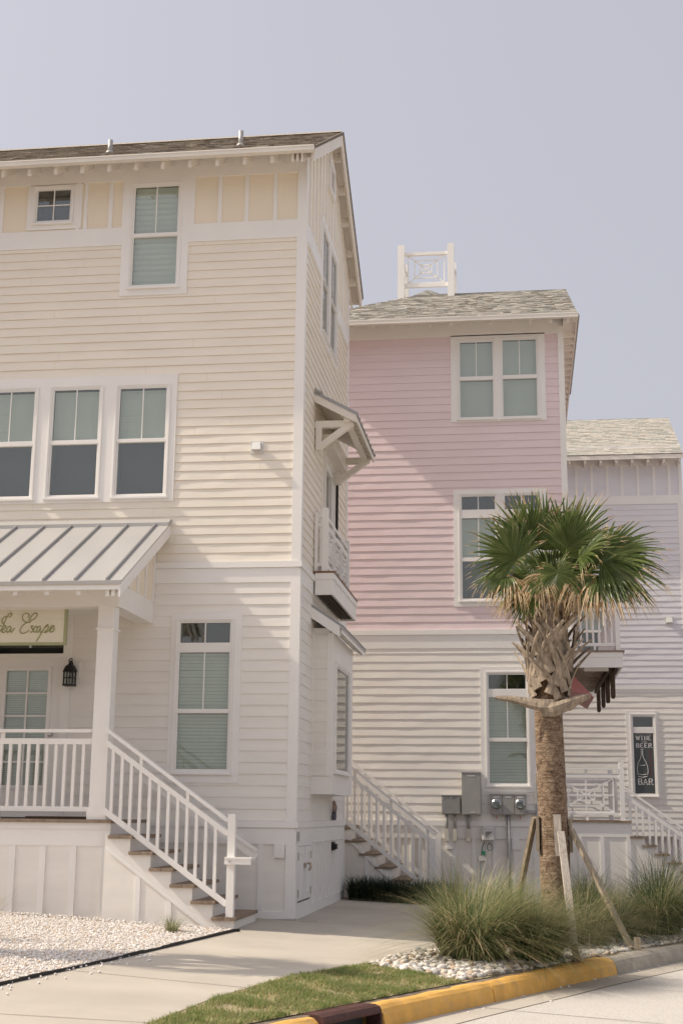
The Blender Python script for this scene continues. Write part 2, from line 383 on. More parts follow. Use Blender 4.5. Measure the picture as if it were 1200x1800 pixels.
def window(parent, F, unit, lites, casing=None, gl=paneg, sd=0, sill=True, depth=.32, name="window", fr=.05):
    """unit: outer frame rect; lites: list of (rect, columns, rows, blind spacing or 0, sash depth)"""
    mb = MB()
    cs = casing or unit
    if casing: rect_ring(mb, F, casing, unit, -.02, .022)
    fo = (unit[0], unit[1], unit[2], unit[3])
    gi = (min(l[0][0] for l in lites), min(l[0][1] for l in lites), max(l[0][2] for l in lites), max(l[0][3] for l in lites))
    if not casing: rect_ring(mb, F, unit, (unit[0]+.018, unit[1]+.018, unit[2]-.018, unit[3]-.018), -.02, .034)
    wn = mb.build(name, trimw, parent)
    fm = MB(); ii = (gi[0]-.022, gi[1]-.022, gi[2]+.022, gi[3]+.022)
    if casing: rect_ring(fm, F, (unit[0]+.001, unit[1]+.001, unit[2]-.001, unit[3]-.001), (unit[0]+.022, unit[1]+.022, unit[2]-.022, unit[3]-.022), -.02, .040)
    rect_ring(fm, F, (unit[0]+.0185, unit[1]+.0185, unit[2]-.0185, unit[3]-.0185), ii, -.06, .026)
    if sill: fm.fb(F, unit[0]-.015, unit[2]+.015, unit[1]-.012, unit[1]+.012, .0, .06)
    fm.build("frame", trimw, wn)
    lv = sorted(lites, key=lambda l: l[0][1])
    for lo_, hi_ in zip(lv[:-1], lv[1:]):
        gap = hi_[0][1]-lo_[0][3]
        if gap > .03:
            q = MB(); q.fb(F, ii[0]+.002, ii[2]-.002, lo_[0][3]+.006, hi_[0][1]-.006, -.05, .0225); q.build("mullion", trimw, wn)
    bx = MB(); e = .012
    a = (ii[0]-e, ii[1]-e, ii[2]+e, ii[3]+e)
    for pts in ([(a[0], a[1], -depth), (a[2], a[1], -depth), (a[2], a[3], -depth), (a[0], a[3], -depth)],
                [(a[0], a[1], -.05), (a[0], a[3], -.05), (a[0], a[3], -depth), (a[0], a[1], -depth)],
                [(a[2], a[1], -.05), (a[2], a[3], -.05), (a[2], a[3], -depth), (a[2], a[1], -depth)],
                [(a[0], a[1], -.05), (a[2], a[1], -.05), (a[2], a[1], -depth), (a[0], a[1], -depth)],
                [(a[0], a[3], -.05), (a[2], a[3], -.05), (a[2], a[3], -depth), (a[0], a[3], -depth)]):
        bx.face([F.p(*q) for q in pts])
    bx.build("interior", room, wn)
    for k, (g, nc, nr, bl, dn) in enumerate(lites):
        s = MB(); o = .021
        rect_ring(s, F, (g[0]-o, g[1]-o, g[2]+o, g[3]+o), g, dn-.03, dn)
        s.build("sash", trimw, wn)
        q = MB(); q.fb(F, g[0]-.005, g[2]+.005, g[1]-.005, g[3]+.005, dn-.020, dn-.018); q.build("pane", gl, wn)
        if nc*nr > 1:
            mu = MB()
            for i in range(1, nc):
                u = g[0]+(g[2]-g[0])*i/nc; mu.fb(F, u-.008, u+.008, g[1], g[3], dn-.016, dn-.006)
            for j in range(1, nr):
                v = g[1]+(g[3]-g[1])*j/nr; mu.fb(F, g[0], g[2], v-.008, v+.008, dn-.0155, dn-.0065)
            mu.build("muntin", trimw, wn)
        if bl:
            b = MB(); v = g[3]-.03; rng = random.Random(sd+k)
            tl = .62+.08*rng.random(); hb = bl*.53
            while v > g[1]-.03:
                j = rng.random()*.004; ka, kb = (.90, .86) if bl > .05 else (.88, .84)
                b.face([F.p(g[0]-.01, v-hb*ka+j, -.062-bl*.36), F.p(g[2]+.01, v-hb*ka, -.062-bl*.36), F.p(g[2]+.01, v+hb*kb, -.062), F.p(g[0]-.01, v+hb*kb+j, -.062)])
                v -= bl
            for uu in ((g[0]*.82+g[2]*.18), (g[0]*.18+g[2]*.82)):
                b.fb(F, uu-.0015, uu+.0015, g[1], g[3], -.060, -.058)
            b.build("blind", blind, wn)
    return wn

def winpx(parent, F, lites, casing=None, pad=.062, blinds=None, **kw):
    L = [(rpx(F, *l[:4]), l[4], l[5], l[6], l[7]) for l in lites]
    un = (min(l[0][0] for l in L)-pad, min(l[0][1] for l in L)-pad, max(l[0][2] for l in L)+pad, max(l[0][3] for l in L)+pad)
    # align widths of stacked lites
    g0 = min(l[0][0] for l in L); g1 = max(l[0][2] for l in L)
    L = [((g0, l[0][1], g1, l[0][3]),)+l[1:] for l in L]
    cs = rpx(F, *casing) if casing else None
    return un, cs, L

def railing_flat(parent, a, b, ztop, zsub, zbot, zdeck, spacing=.119, name="porch_railing", posts=()):
    """straight level railing from a to b (xy)"""
    a = Vector((a[0], a[1], 0)); b = Vector((b[0], b[1], 0)); d = (b-a); L = d.length; d.normalize()
    t = MB(); t.beam(a+Vector((0, 0, ztop-.02)), b+Vector((0, 0, ztop-.02)), .09, .04); rl = t.build(name, trimw, parent)
    t = MB(); t.beam(a+Vector((0, 0, zsub-.035)), b+Vector((0, 0, zsub-.035)), .045, .07); t.build("sub_rail", trimw, rl)
    t = MB(); t.beam(a+Vector((0, 0, zbot-.03)), b+Vector((0, 0, zbot-.03)), .04, .06); t.build("bottom_rail", trimw, rl)
    n = int(L/spacing); off = (L-(n-1)*spacing)/2
    for i in range(n):
        p = a+d*(off+i*spacing); t = MB(); t.box(p.x-.019, p.x+.019, p.y-.019, p.y+.019, zbot, zsub-.07); t.build("baluster", trimw, rl)
    for s in posts:
        p = a+d*s; t = MB(); t.box(p.x-.022, p.x+.022, p.y-.018, p.y+.018, zsub, ztop-.04); t.box(p.x-.022, p.x+.022, p.y-.018, p.y+.018, zdeck, zbot-.06); t.build("spacer_block", trimw, rl)
    return rl
def railing_stair(parent, x0, x1, y, top0, slope, h_sub, h_bot, spacing=.119, name="stair_railing", bw=.036):
    """sloping railing in plane y; top0 = z of top rail at x0; z falls by slope per metre"""
    Z = lambda x, h=0: top0-(x-x0)*slope-h
    t = MB(); t.beam((x0, y, Z(x0)-.02), (x1, y, Z(x1)-.02), .085, .04); rl = t.build(name, trimw, parent)
    t = MB(); t.beam((x0, y, Z(x0, h_sub)-.03), (x1, y, Z(x1, h_sub)-.03), .045, .06); t.build("sub_rail", trimw, rl)
    t = MB(); t.beam((x0, y, Z(x0, h_bot)), (x1, y, Z(x1, h_bot)), .042, .065); t.build("bottom_rail", trimw, rl)
    x = x0+spacing*.8; k = 0
    while x < x1-.04:
        t = MB(); t.box(x-bw/2, x+bw/2, y-bw/2, y+bw/2, Z(x, h_bot), Z(x, h_sub)-.05); t.build("baluster", trimw, rl)
        if k % 5 == 3:
            t = MB(); t.box(x-.02, x+.02, y-.018, y+.018, Z(x, h_sub)-.02, Z(x)-.03); t.build("spacer_block", trimw, rl)
        x += spacing; k += 1
    return rl
def lattice(mb, P, a, b, w0, w1, wd=.028, th=.03, s=1.0):
    """fretwork panel in plane given by P(u,v) between u a..b and v w0..w1"""
    def bar(u0, v0, u1, v1, k=1.0, dd=0): mb.beam(P(u0, v0, dd), P(u1, v1, dd), th*k, wd*k, 0, up=P(0, 0, 1)-P(0, 0, 0))
    cu, cv = (a+b)/2, (w0+w1)/2; hu, hv = (b-a)/2, (w1-w0)/2
    for k in (.97, .62, .3):
        bar(cu-hu*k, cv-hv*k, cu+hu*k, cv-hv*k); bar(cu-hu*k, cv+hv*k, cu+hu*k, cv+hv*k)
        bar(cu-hu*k, cv-hv*k, cu-hu*k, cv+hv*k, 1, .001); bar(cu+hu*k, cv-hv*k, cu+hu*k, cv+hv*k, 1, .001)
    bar(a, w0, b, w1, 1, .002); bar(a, w1, b, w0, 1, .003)
    bar(cu, w0, cu, w1, 1, -.001); bar(a, cv, b, cv, 1, -.002)

# ================================================================== ground
KERB = [(-6.6, -2.2), (-4.35, 3.3), (-3.24, 6.0), (-2.35, 8.2), (-1.525, 10.19), (-1.169, 11.06), (-.78, 12.02), (-.36, 13.0), (.05, 13.95), (.47, 14.82), (.912, 15.66), (1.38, 16.53), (1.883, 17.44), (3.3, 20.0), (5.9, 24.7), (12, 34), (30, 56), (60, 90)]
RD = -.17
def kx(y):
    for a, b in zip(KERB[:-1], KERB[1:]):
        if a[1] <= y <= b[1]: return a[0]+(b[0]-a[0])*(y-a[1])/(b[1]-a[1])
    return KERB[0][0] if y < KERB[0][1] else KERB[-1][0]
def kn(i):        # unit normal pointing to the road
    a = Vector(KERB[max(i-1, 0)]); b = Vector(KERB[min(i+1, len(KERB)-1)]); d = (b-a).normalized(); return Vector((d.y, -d.x))
mb = MB(); mb.box(-300, 300, -200, 500, -3, -.62); tag(mb.build("ground", soil), kind="structure")
def sheet(name, m, polys, dz, kind="structure"):
    mb = MB()
    for p in polys: mb.face([(x, y, gz(x)+dz) for x, y in p])
    bm = bmesh.new(); me = bpy.data.meshes.new(name); me.from_pydata([tuple(v) for v in mb.v], [], mb.f); bm.from_mesh(me)
    bmesh.ops.remove_doubles(bm, verts=bm.verts, dist=1e-5); bmesh.ops.triangulate(bm, faces=bm.faces)
    bm.to_mesh(me); bm.free(); me.materials.append(m); o = bpy.data.objects.new(name, me); col.objects.link(o); return tag(o, kind=kind)
XS = [-60, -9.001, -8, -7, -6, -5, -4, -3, -2, -1, 0, 8]
polys = []
for (ax, ay), (bx, by) in zip(KERB[:-1], KERB[1:]):
    ts = [-60, -9.001] + [-9.001+i for i in range(1, 100)]
    la = [t for t in ts if t < ax-.3]+[ax-.06]; lb = la[:-1]+[bx-.06]
    for i in range(len(la)-1): polys.append([(la[i], ay), (la[i+1], ay), (lb[i+1], by), (lb[i], by)])
sheet("planting_bed", soil, polys, 0)
# kerb and gutter, in cast lengths
def kerb_run(name, i0, i1, m, t0=0., t1=1., lowered=False):
    pts = []
    for i in range(i0, i1+1):
        p = Vector(KERB[i]); n = kn(i); pts.append((p, n))
    prof = [(-.16, -.4), (-.16, .0), (-.03, .004), (.0, -.006), (.035, -.03), (.055, -.07), (.075, RD+.0), (.075, -.4)]
    mb = MB(); rings = []
    def sub(k):  # finer
        out = []
        for (p, n), (q, o) in zip(pts[:-1], pts[1:]):
            for j in range(k): out.append((p.lerp(q, j/k), n.lerp(o, j/k)))
        out.append(pts[-1]); return out
    P = sub(8); P[0] = (P[0][0].lerp(P[1][0], .10 if i0 == 7 else .03), P[0][1]); P[-1] = (P[-1][0].lerp(P[-2][0], .06), P[-1][1])
    for p, n in P:
        z = gz(p.x); rg = []
        for k, (a, h) in enumerate(prof):
            j = noise.noise(Vector((p.x*3, p.y*3, k*1.3)))*.006 if 1 <= k <= 5 else 0
            q = p+n*(a+j); rg.append((q.x, q.y, z+h+j))
        rings.append(rg)
    for a, b in zip(rings[:-1], rings[1:]):
        for k in range(len(prof)-1): mb.face([a[k], b[k], b[k+1], a[k+1]])
    mb.face(rings[0]); mb.face(list(reversed(rings[-1])))
    bm = bmesh.new(); me = bpy.data.meshes.new(name); me.from_pydata([tuple(v) for v in mb.v], [], mb.f); bm.from_mesh(me)
    bmesh.ops.remove_doubles(bm, verts=bm.verts, dist=1e-5); bm.to_mesh(me); bm.free(); me.materials.append(m)
    o = bpy.data.objects.new(name, me); col.objects.link(o); return tag(o, kind="structure")
kerb_run("kerb", 0, 3, ypaint)
kerb_run("kerb", 5, 7, ypaint); kerb_run("kerb", 7, 10, ypaint); kerb_run("kerb", 10, 12, conc2)
kerb_run("kerb", 12, 15, conc2)
def strip(name, m, a0, a1, dz, lo=0, hi=None):
    mb = MB()
    idx = list(range(lo, hi if hi else len(KERB)))
    for i, j in zip(idx[:-1], idx[1:]):
        p, q = Vector(KERB[i]), Vector(KERB[j]); n, o = kn(i), kn(j)
        mb.face([(p.x+n.x*a0, p.y+n.y*a0, gz(p.x)+RD+dz), (p.x+n.x*a1, p.y+n.y*a1, gz(p.x)+RD+dz), (q.x+o.x*a1, q.y+o.y*a1, gz(q.x)+RD+dz), (q.x+o.x*a0, q.y+o.y*a0, gz(q.x)+RD+dz)])
    return tag(mb.build(name, m), kind="structure")
strip("gutter", conc, .05, .42, .004)
strip("gutter_joint", joint, .42, .428, .0025)
strip("road", roadm, .428, 60, 0)
mb = MB()
for k in range(-3, 14):
    y0 = 12.6+k*3.05; y = y0; x = kx(y0); i = min(range(len(KERB)), key=lambda q: abs(KERB[q][1]-y0)); n = kn(i)
    p = Vector((x, y)); d = Vector((-n.y, n.x))*.006
    z0 = gz(x)+RD
    for a, b, dz in ((.08, .42, .007), (.43, 8, .003)):
        mb.face([(p.x+n.x*a-d.x, p.y+n.y*a-d.y, z0+dz), (p.x+n.x*b-d.x, p.y+n.y*b-d.y, z0+dz), (p.x+n.x*b+d.x, p.y+n.y*b+d.y, z0+dz), (p.x+n.x*a+d.x, p.y+n.y*a+d.y, z0+dz)])
tag(mb.build("road_joint", joint), kind="structure")
# driveway slab
DL = [(-3.62, 18.6), (-3.36, 15.95), (-3.585, 13.96), (-3.746, 12.53), (-3.9, 11.42), (-4.02, 10.46), (-4.25, 8.6), (-4.6, 6.0), (-5.0, 3.3)]
DR = [(-1.35, 22.9), (-.95, 18.6), (-1.05, 15.9), (-1.567, 13.65), (-2.106, 12.22), (-2.381, 10.735), (-2.5, 9.5), (-2.62, 8.2), (-3.3, 6.0), (-4.4, 3.3)]
def dl(y):
    L = [(-3.4, 23.0)]+DL
    for a, b in zip(L[:-1], L[1:]):
        if b[1] <= y <= a[1]: return a[0]+(b[0]-a[0])*(y-a[1])/(b[1]-a[1])
    return L[-1][0]
def dr(y):
    for a, b in zip(DR[:-1], DR[1:]):
        if b[1] <= y <= a[1]: return a[0]+(b[0]-a[0])*(y-a[1])/(b[1]-a[1])
    return DR[0][0] if y > DR[0][1] else DR[-1][0]
ys = [3.4+i*.25 for i in range(79)]; polys = []
for a, b in zip(ys[:-1], ys[1:]):
    n = 6; polys += [[(dl(a)+(dr(a)-dl(a))*i/n, a), (dl(a)+(dr(a)-dl(a))*(i+1)/n, a), (dl(b)+(dr(b)-dl(b))*(i+1)/n, b), (dl(b)+(dr(b)-dl(b))*i/n, b)] for i in range(n)]
sheet("driveway", conc, polys, .012)
mb = MB()
def gline(pts, wd, m, dz):
    for (x0, y0), (x1, y1) in zip(pts[:-1], pts[1:]):
        d = Vector((x1-x0, y1-y0)).normalized(); n = Vector((-d.y, d.x))*wd/2
        mb.face([(x0-n.x, y0-n.y, gz(x0)+dz), (x1-n.x, y1-n.y, gz(x1)+dz), (x1+n.x, y1+n.y, gz(x1)+dz), (x0+n.x, y0+n.y, gz(x0)+dz)], m)
for ya, yb in ((9.1, 9.3), (11.6, 11.35), (17.75, 18.15), (20.6, 20.7)):
    xa = dl(ya); xb = dr(yb); gline([(xa+(xb-xa)*i/12, ya+(yb-ya)*i/12) for i in range(13)], .010, 0, .016)
cr = [atG(528+i*4, 1622+1.2*math.sin(i*1.9)) for i in range(9)]; gline([(p.x, p.y) for p in cr], .007, 0, .0165)
tag(mb.build("driveway_joint", joint), kind="structure")
# slab edges: black edging along the gravel, concrete edge along the lawn
mb = MB(); L = [(-3.30, 16.02)]+DL[1:]
for (x0, y0), (x1, y1) in zip(L[:-1], L[1:]):
    for i in range(6):
        t0, t1 = i/6, (i+1)/6; a = Vector((x0+(x1-x0)*t0, y0+(y1-y0)*t0)); b = Vector((x0+(x1-x0)*t1, y0+(y1-y0)*t1))
        h = .038+.012*noise.noise(Vector((a.x*2, a.y*2, 4)))
        mb.beam((a.x, a.y, gz(a.x)+h/2), (b.x, b.y, gz(b.x)+h/2), .022, h)
tag(mb.build("lawn_edging", edging), "black plastic edging strip between the white gravel and the concrete path", "edging")
# gravel bed, lawn
polys = []
ys = [5+i*.5 for i in range(23)]
for a, b in zip(ys[:-1], ys[1:]):
    xa, xb = dl(a)-.01, dl(b)-.01
    k = 10; polys += [[(-9+(xa+9)*i/k, a), (-9+(xa+9)*(i+1)/k, a), (-9+(xb+9)*(i+1)/k, b), (-9+(xb+9)*i/k, b)] for i in range(k)]
sheet("gravel_bed", gravbase, polys, .018)
def stone_mesh(name, items, mats, subdiv=1):
    """items: (x,y,z,size,mat,flat)"""
    bm = bmesh.new(); bmesh.ops.create_icosphere(bm, subdivisions=subdiv, radius=1)
    bv = [v.co.copy() for v in bm.verts]; bf = [tuple(v.index for v in f.verts) for f in bm.faces]; bm.free()
    V = []; Fc = []; Mi = []
    for x, y, z, s, m, fl in items:
        a = random.random()*6.283; ca, sa = math.cos(a), math.sin(a); ex = .75+random.random()*.6; i0 = len(V); ph = random.random()*99
        ti = random.uniform(-.5, .5)
        for c in bv:
            k = 1+.32*noise.noise(c*1.1+Vector((ph, 0, 0)))
            px, py, pz = c.x*ex*s*k, c.y*s*k, c.z*s*k*fl
            pz += px*ti*.6
            V.append((x+px*ca-py*sa, y+px*sa+py*ca, z+pz))
        for f in bf: Fc.append(tuple(i0+q for q in f)); Mi.append(m)
    me = bpy.data.meshes.new(name); me.from_pydata(V, [], Fc)
    for q in mats: me.materials.append(q)
    me.polygons.foreach_set("material_index", Mi)
    if subdiv > 1: me.polygons.foreach_set("use_smooth", [True]*len(Fc))
    me.update(); o = bpy.data.objects.new(name, me); col.objects.link(o); return o
its = []
rg = random.Random(3)
while len(its) < 24000:
    y = 9.6+rg.random()**1.1*6.8; xr = dl(y)-.03; x = xr-rg.random()**1.0*3.6
    s = .006+.0065*rg.random(); its.append((x, y, gz(x)+.022+.012*rg.random(), s, rg.choices((0, 1, 2, 3), (8, 4, 1.2, 1))[0], .75))
for i in range(60):
    y = 9.8+rg.random()*3.5; x = dl(y)+rg.random()**2*.30; its.append((x, y, gz(x)+.02, .009+.006*rg.random(), 0, .8))
tag(stone_mesh("gravel", its, GRAV, 1), "white marble gravel chips covering the bed beside the porch", "gravel", kind="stuff")
# ------------------------------------------------------------------ lawn
def in_lawn(x, y):
    if not (y > 6.2 and x > dr(y)+.02 and x < kx(y)-.14): return False
    return y < 13.35+.9*(-1.2-x)*.9 if x > -1.6 else y < 13.6
polys = []
ys = [6.1+i*.2 for i in range(38)]
for a, b in zip(ys[:-1], ys[1:]):
    k = 6; A = (dr(a)+.0, kx(a)-.15); B = (dr(b)+.0, kx(b)-.15)
    polys += [[(A[0]+(A[1]-A[0])*i/k, a), (A[0]+(A[1]-A[0])*(i+1)/k, a), (B[0]+(B[1]-B[0])*(i+1)/k, b), (B[0]+(B[1]-B[0])*i/k, b)] for i in range(k)]
sheet("lawn", lawnm, polys, .008)
def blades(name, items, mats, tip=True):
    """items: (x,y,z, dirx,diry, height, lean, width, mat, segs)"""
    V = []; Fc = []; Mi = []
    for x, y, z, dx, dy, h, ln, wd, m, sg in items:
        i0 = len(V); px, py = -dy*wd/2, dx*wd/2
        for k in range(sg+1):
            t = k/sg; c = ln*t*t; zz = z+h*(t-.30*min(ln/h, 2.6)**1.3*t**3); w = 1-.85*t**2
            cx, cy = x+dx*c, y+dy*c
            V.append((cx-px*w, cy-py*w, zz)); V.append((cx+px*w, cy+py*w, zz))
        for k in range(sg):
            a = i0+2*k; Fc.append((a, a+1, a+3, a+2)); Mi.append(m)
    me = bpy.data.meshes.new(name); me.from_pydata(V, [], Fc)
    for q in mats: me.materials.append(q)
    me.polygons.foreach_set("material_index", Mi); me.update()
    o = bpy.data.objects.new(name, me); col.objects.link(o); return o
rg = random.Random(5); its = []
while len(its) < 36000:
    y = 8.6+rg.random()*5.2; x = -2.6+rg.random()*2.6
    if not in_lawn(x, y): continue
    d = noise.noise(Vector((x*3.2, y*2.4, 0)))+.6*noise.noise(Vector((x*8, y*6, 3)))
    if rg.random() > .74+1.1*d: continue
    a = rg.random()*6.283; h = .02+.03*rg.random()+.02*max(0, d)
    m = 2 if rg.random() < .20-.3*d else (1 if rg.random() < .3 else 0)
    its.append((x, y, gz(x)+.006, math.cos(a), math.sin(a), h, h*(.2+rg.random()*.9), .0045, m, 2))
tag(blades("lawn_grass", its, LAWN), "short patchy green turf between the path and the yellow kerb", "grass", kind="stuff")
# river rock
its = []; rg = random.Random(8)
def rock(x, y, s=None, lift=0):
    s = s or .017+.024*rg.random()**1.6
    its.append((x, y, gz(x)+s*.45+lift, s, rg.choices((0, 1, 2, 3), (5, 4, 3, 1.6))[0], .62))
while len(its) < 4300:
    y = 12.6+rg.random()*7.0; x = dr(min(y, 22))+.05+rg.random()*(kx(y)-.2-dr(min(y, 22)))
    if in_lawn(x, y) or x > kx(y)-.2: continue
    rock(x, y)
for i in range(900):
    y = 13.0+rg.random()*3.2; x = dr(y)+.05+rg.random()*1.3
    if in_lawn(x, y) or x > kx(y)-.2: continue
    rock(x, y, None, .022)
for i in range(26):
    t = rg.random(); y = 11+t*8; x = kx(y)+.1+rg.random()**2*.4; its.append((x, y, gz(x)+RD+.012, .010+.008*rg.random(), 0, .7))
tag(stone_mesh("river_rock", its, STONE, 2), "loose pale river stones mulching the bed behind the kerb", "stones", kind="stuff")
# storm drain inlet in the kerb
p0, p1 = Vector(KERB[4]), Vector(KERB[5]); pm = Vector(KERB[3])
n = kn(4); d = Vector((-n.y, n.x)); a = Vector(KERB[5])-d*.03; b = a-d*.88; t = thing("storm_drain", "dark red painted iron storm drain inlet set into the yellow kerb", "drain", (a.x, a.y, gz(a.x)+RD))
mb = MB(); za, zb = gz(a.x), gz(b.x); pr = [(-.13, -.05), (-.13, .012), (.0, .014), (.045, -.002), (.06, -.03), (.055, -.055)]
rings = []
for i in range(13):
    q = a.lerp(b, i/12); z = gz(q.x); e = .0 if 0 < i < 12 else -.004; rings.append([(q.x+n.x*u, q.y+n.y*u, z+v+e) for u, v in pr])
for r0, r1 in zip(rings[:-1], rings[1:]):
    for k in range(len(pr)): mb.face([r0[k], r0[(k+1) % len(pr)], r1[(k+1) % len(pr)], r1[k]])
mb.face(rings[0]); mb.face(rings[-1]); mb.build("hood", rustm, t)
mb = MB(); mb.beam((a.x-n.x*.12, a.y-n.y*.12, za-.2), (b.x-n.x*.12, b.y-n.y*.12, zb-.2), .02, .36, 0); mb.build("throat", room, t)
mb = MB()
for q in (a-d*.012, b+d*.012): mb.beam((q.x+n.x*.0-d.x*0, q.y+n.y*.0, gz(q.x)-.05), (q.x, q.y, gz(q.x)-.3), .024, .13, 0, up=(n.x, n.y, 0))
mb.build("jamb", rustm, t)
kerb_run("kerb", 3, 4, ypaint)

# ================================================================== yellow house
YF, XC, YB, XL = 18.0, -3.0, 22.92, -13.0
FF = Frame((0, YF, 0), (1, 0, 0), (0, -1, 0)); FR = Frame((XC, 0, 0), (0, 1, 0), (1, 0, 0))
H = thing("yellow_house", "tall pale yellow clapboard house with white ground floor, porch and steps", "house", (-7, 20, 0))
EZ, EY, RY, RZ = 10.74, 17.50, 20.4, 12.5
SL = (RZ-EZ)/(RY-EY)
RX = -2.80
def under(y): return EZ-.10+SL*((y-EY) if y < RY else (2*RY-y-EY))
# windows of the front
W = []
def addwin(F, lites, casing=None, **kw):
    pad = kw.pop("pad", .062); un, cs, L = winpx(H, F, lites, casing, pad); W.append((F, un, cs, L, kw)); return un
addwin(FF, [(67, 335, 124, 388, 2, 2, 0, .012)], (50, 327, 145, 404), gl=paned)
addwin(FF, [(238, 329, 313, 410, 2, 1, .088, .018), (235, 417, 310, 500, 1, 1, .088, .004)], None)
u2 = addwin(FF, [(211, 683, 291, 771, 2, 1, .034, .018), (208, 778, 288, 868, 1, 1, 0, .004)])
addwin(FF, [(95, 686, 174, 774, 2, 1, .034, .018), (90, 782, 169, 870, 1, 1, 0, .004)])
u3 = addwin(FF, [(-22, 690, 58, 777, 2, 1, .034, .018), (-28, 786, 54, 873, 1, 1, 0, .004)])
addwin(FF, [(318, 1095, 405, 1130, 2, 1, 0, .016), (315, 1147, 400, 1246, 2, 1, .047, .018), (311, 1254, 397, 1352, 1, 1, .047, .004)], (298, 1076, 423, 1376), gl=paneg)
# right face: tall pair
for (a, b) in ((19.66, 20.32), (20.56, 21.22)):
    W.append((FR, (a-.06, 8.72, b+.06, 10.52), None, [((a, 9.66, b, 10.46), 2, 1, 0, .018), ((a, 8.78, b, 9.62), 1, 1, 0, .004)], dict(gl=paned)))
holes = {id(FF): [], id(FR): []}
for F, un, cs, L, kw in W: holes[id(F)].append((un[0]+.02, un[1]+.02, un[2]-.02, un[3]-.02))
dux0, duz0, dux1, duz1 = rpx(FF, -20, 1156, 104, 1446); duz0 = 1.262
holes[id(FF)].append((dux0-.02, 1.2, dux1+.02, 4.1))
DOORR = (20.06, 4.86, 21.34, 6.86); holes[id(FR)].append(DOORR)
BAY = (19.27, 1.63, 21.55, 3.9); holes[id(FR)].append((19.4, 1.7, 21.4, 3.6))
for k, (F, un, cs, L, kw) in enumerate(W): window(H, F, un, L, cs, sd=k*7, **kw)
# clapboards
mb = MB(); siding(mb, FF, XL, XC-.11, 4.759, 9.561, .1318, holes[id(FF)], .0105, 1); mb.build("upper_siding", [cream, caulk], H)
mb = MB(); siding(mb, FF, XL, XC-.11, 1.259, 4.465, .1527, holes[id(FF)], .012, 2); mb.build("lower_siding", [white, white], H)
mb = MB(); siding(mb, FR, YF+.115, YB-.1, 4.759, 9.561, .1318, holes[id(FR)], .010, 3); mb.build("upper_siding", [cream, caulk], H)
mb = MB(); siding(mb, FR, YF+.115, YB-.1, 1.259, 4.465, .1527, holes[id(FR)], .009, 4); mb.build("lower_siding", [white, white], H)
# plain walls of the far sides, upright inner sheets added against light leaks
mb = MB(); mb.box(XL, XC-.01, YB-.05, YB, 0, 10.9); mb.box(XL, XL+.05, YF+.01, YB-.051, 0, 10.9)
mb.box(XL+.06, XC-.4, YF+.36, YF+.40, .05, 10.8); mb.box(XC-.40, XC-.36, YF+.41, YB-.06, .05, 10.8)
mb.build("rear_wall", cream, H)
# bands, ledges and corner boards
mb = MB()
def band(z0, z1, pr):
    mb.fb(FF, XL, XC+pr, z0, z1, -.01, pr); mb.fb(FR, YF-pr+.0005, YB, z0, z1, -.01, pr+.0005)
u_ = W[1][1]; ra, rb = W[6][1], W[7][1]
mb.fb(FF, XL, u_[0]-.002, 9.561, 9.842, -.01, .022); mb.fb(FF, u_[2]+.002, XC+.022, 9.561, 9.842, -.01, .022)
mb.fb(FR, YF-.0215, ra[0]-.1015, 9.561, 9.842, -.01, .0225); mb.fb(FR, rb[2]+.1015, YB, 9.561, 9.842, -.01, .0225)
band(4.465, 4.67, .020); band(4.672, 4.757, .040); band(.958, 1.170, .020); band(1.172, 1.257, .042)
mb.build("trim_band", trimw, H)
mb = MB()
for z0, z1 in ((4.757, 9.561), (1.257, 4.465), (9.842, 10.86), (.02, .958)):
    mb.fb(FF, XC-.115, XC+.0225, z0, z1, -.01, .0225); mb.fb(FR, YF-.0215, YF+.118, z0, z1, -.01, .0235)
    mb.fb(FR, YB-.10, YB+.02, z0, z1 if z1 < 10 else 10.7, -.01, .0235)
mb.build("corner_board", trimw, H)
# board-and-batten storey
bu = [rpx(FF, x0, 310, x1, 385) for x0, x1 in ((0, 9), (136, 143), (150, 156), (193, 200), (384, 391), (431, 438), (481, 488))]
mb = MB(); hh = [h for h in holes[id(FF)] if h[3] > 9.9]
xs = sorted([XL]+[q for h in hh for q in (h[0], h[2])]+[XC-.11])
for a, b in zip(xs[:-1], xs[1:]):
    m_ = (a+b)/2; seg = [(9.84, 10.62)]
    for h in hh:
        if h[0] < m_ < h[2]: seg = [(9.84, h[1]), (h[3], 10.62)]
    for s in seg:
        if s[1] > s[0]: mb.face([FF.p(a, s[0], .004), FF.p(b, s[0], .004), FF.p(b, s[1], .004), FF.p(a, s[1], .004)])
o = mb.build("batten_panel", yellow, H)
mb = MB()
for q in bu: mb.fb(FF, q[0], q[2], 9.842, 10.592, .0, .020)
k = bu[0][0]-.40
while k > XL: mb.fb(FF, k, k+.065, 9.842, 10.592, .0, .020); k -= .40
mb.fb(FF, XL, XC-.115, 10.592, 10.93, .0, .024)
mb.fb(FF, *[upx(FF, x, 390)[0] for x in (330, 342)], 9.842, 10.592, 0, .0205)
mb.fb(FF, *[upx(FF, x, 390)[0] for x in (215, 229)], 9.842, 10.592, 0, .0205)
mb.build("batten", trimw, H)
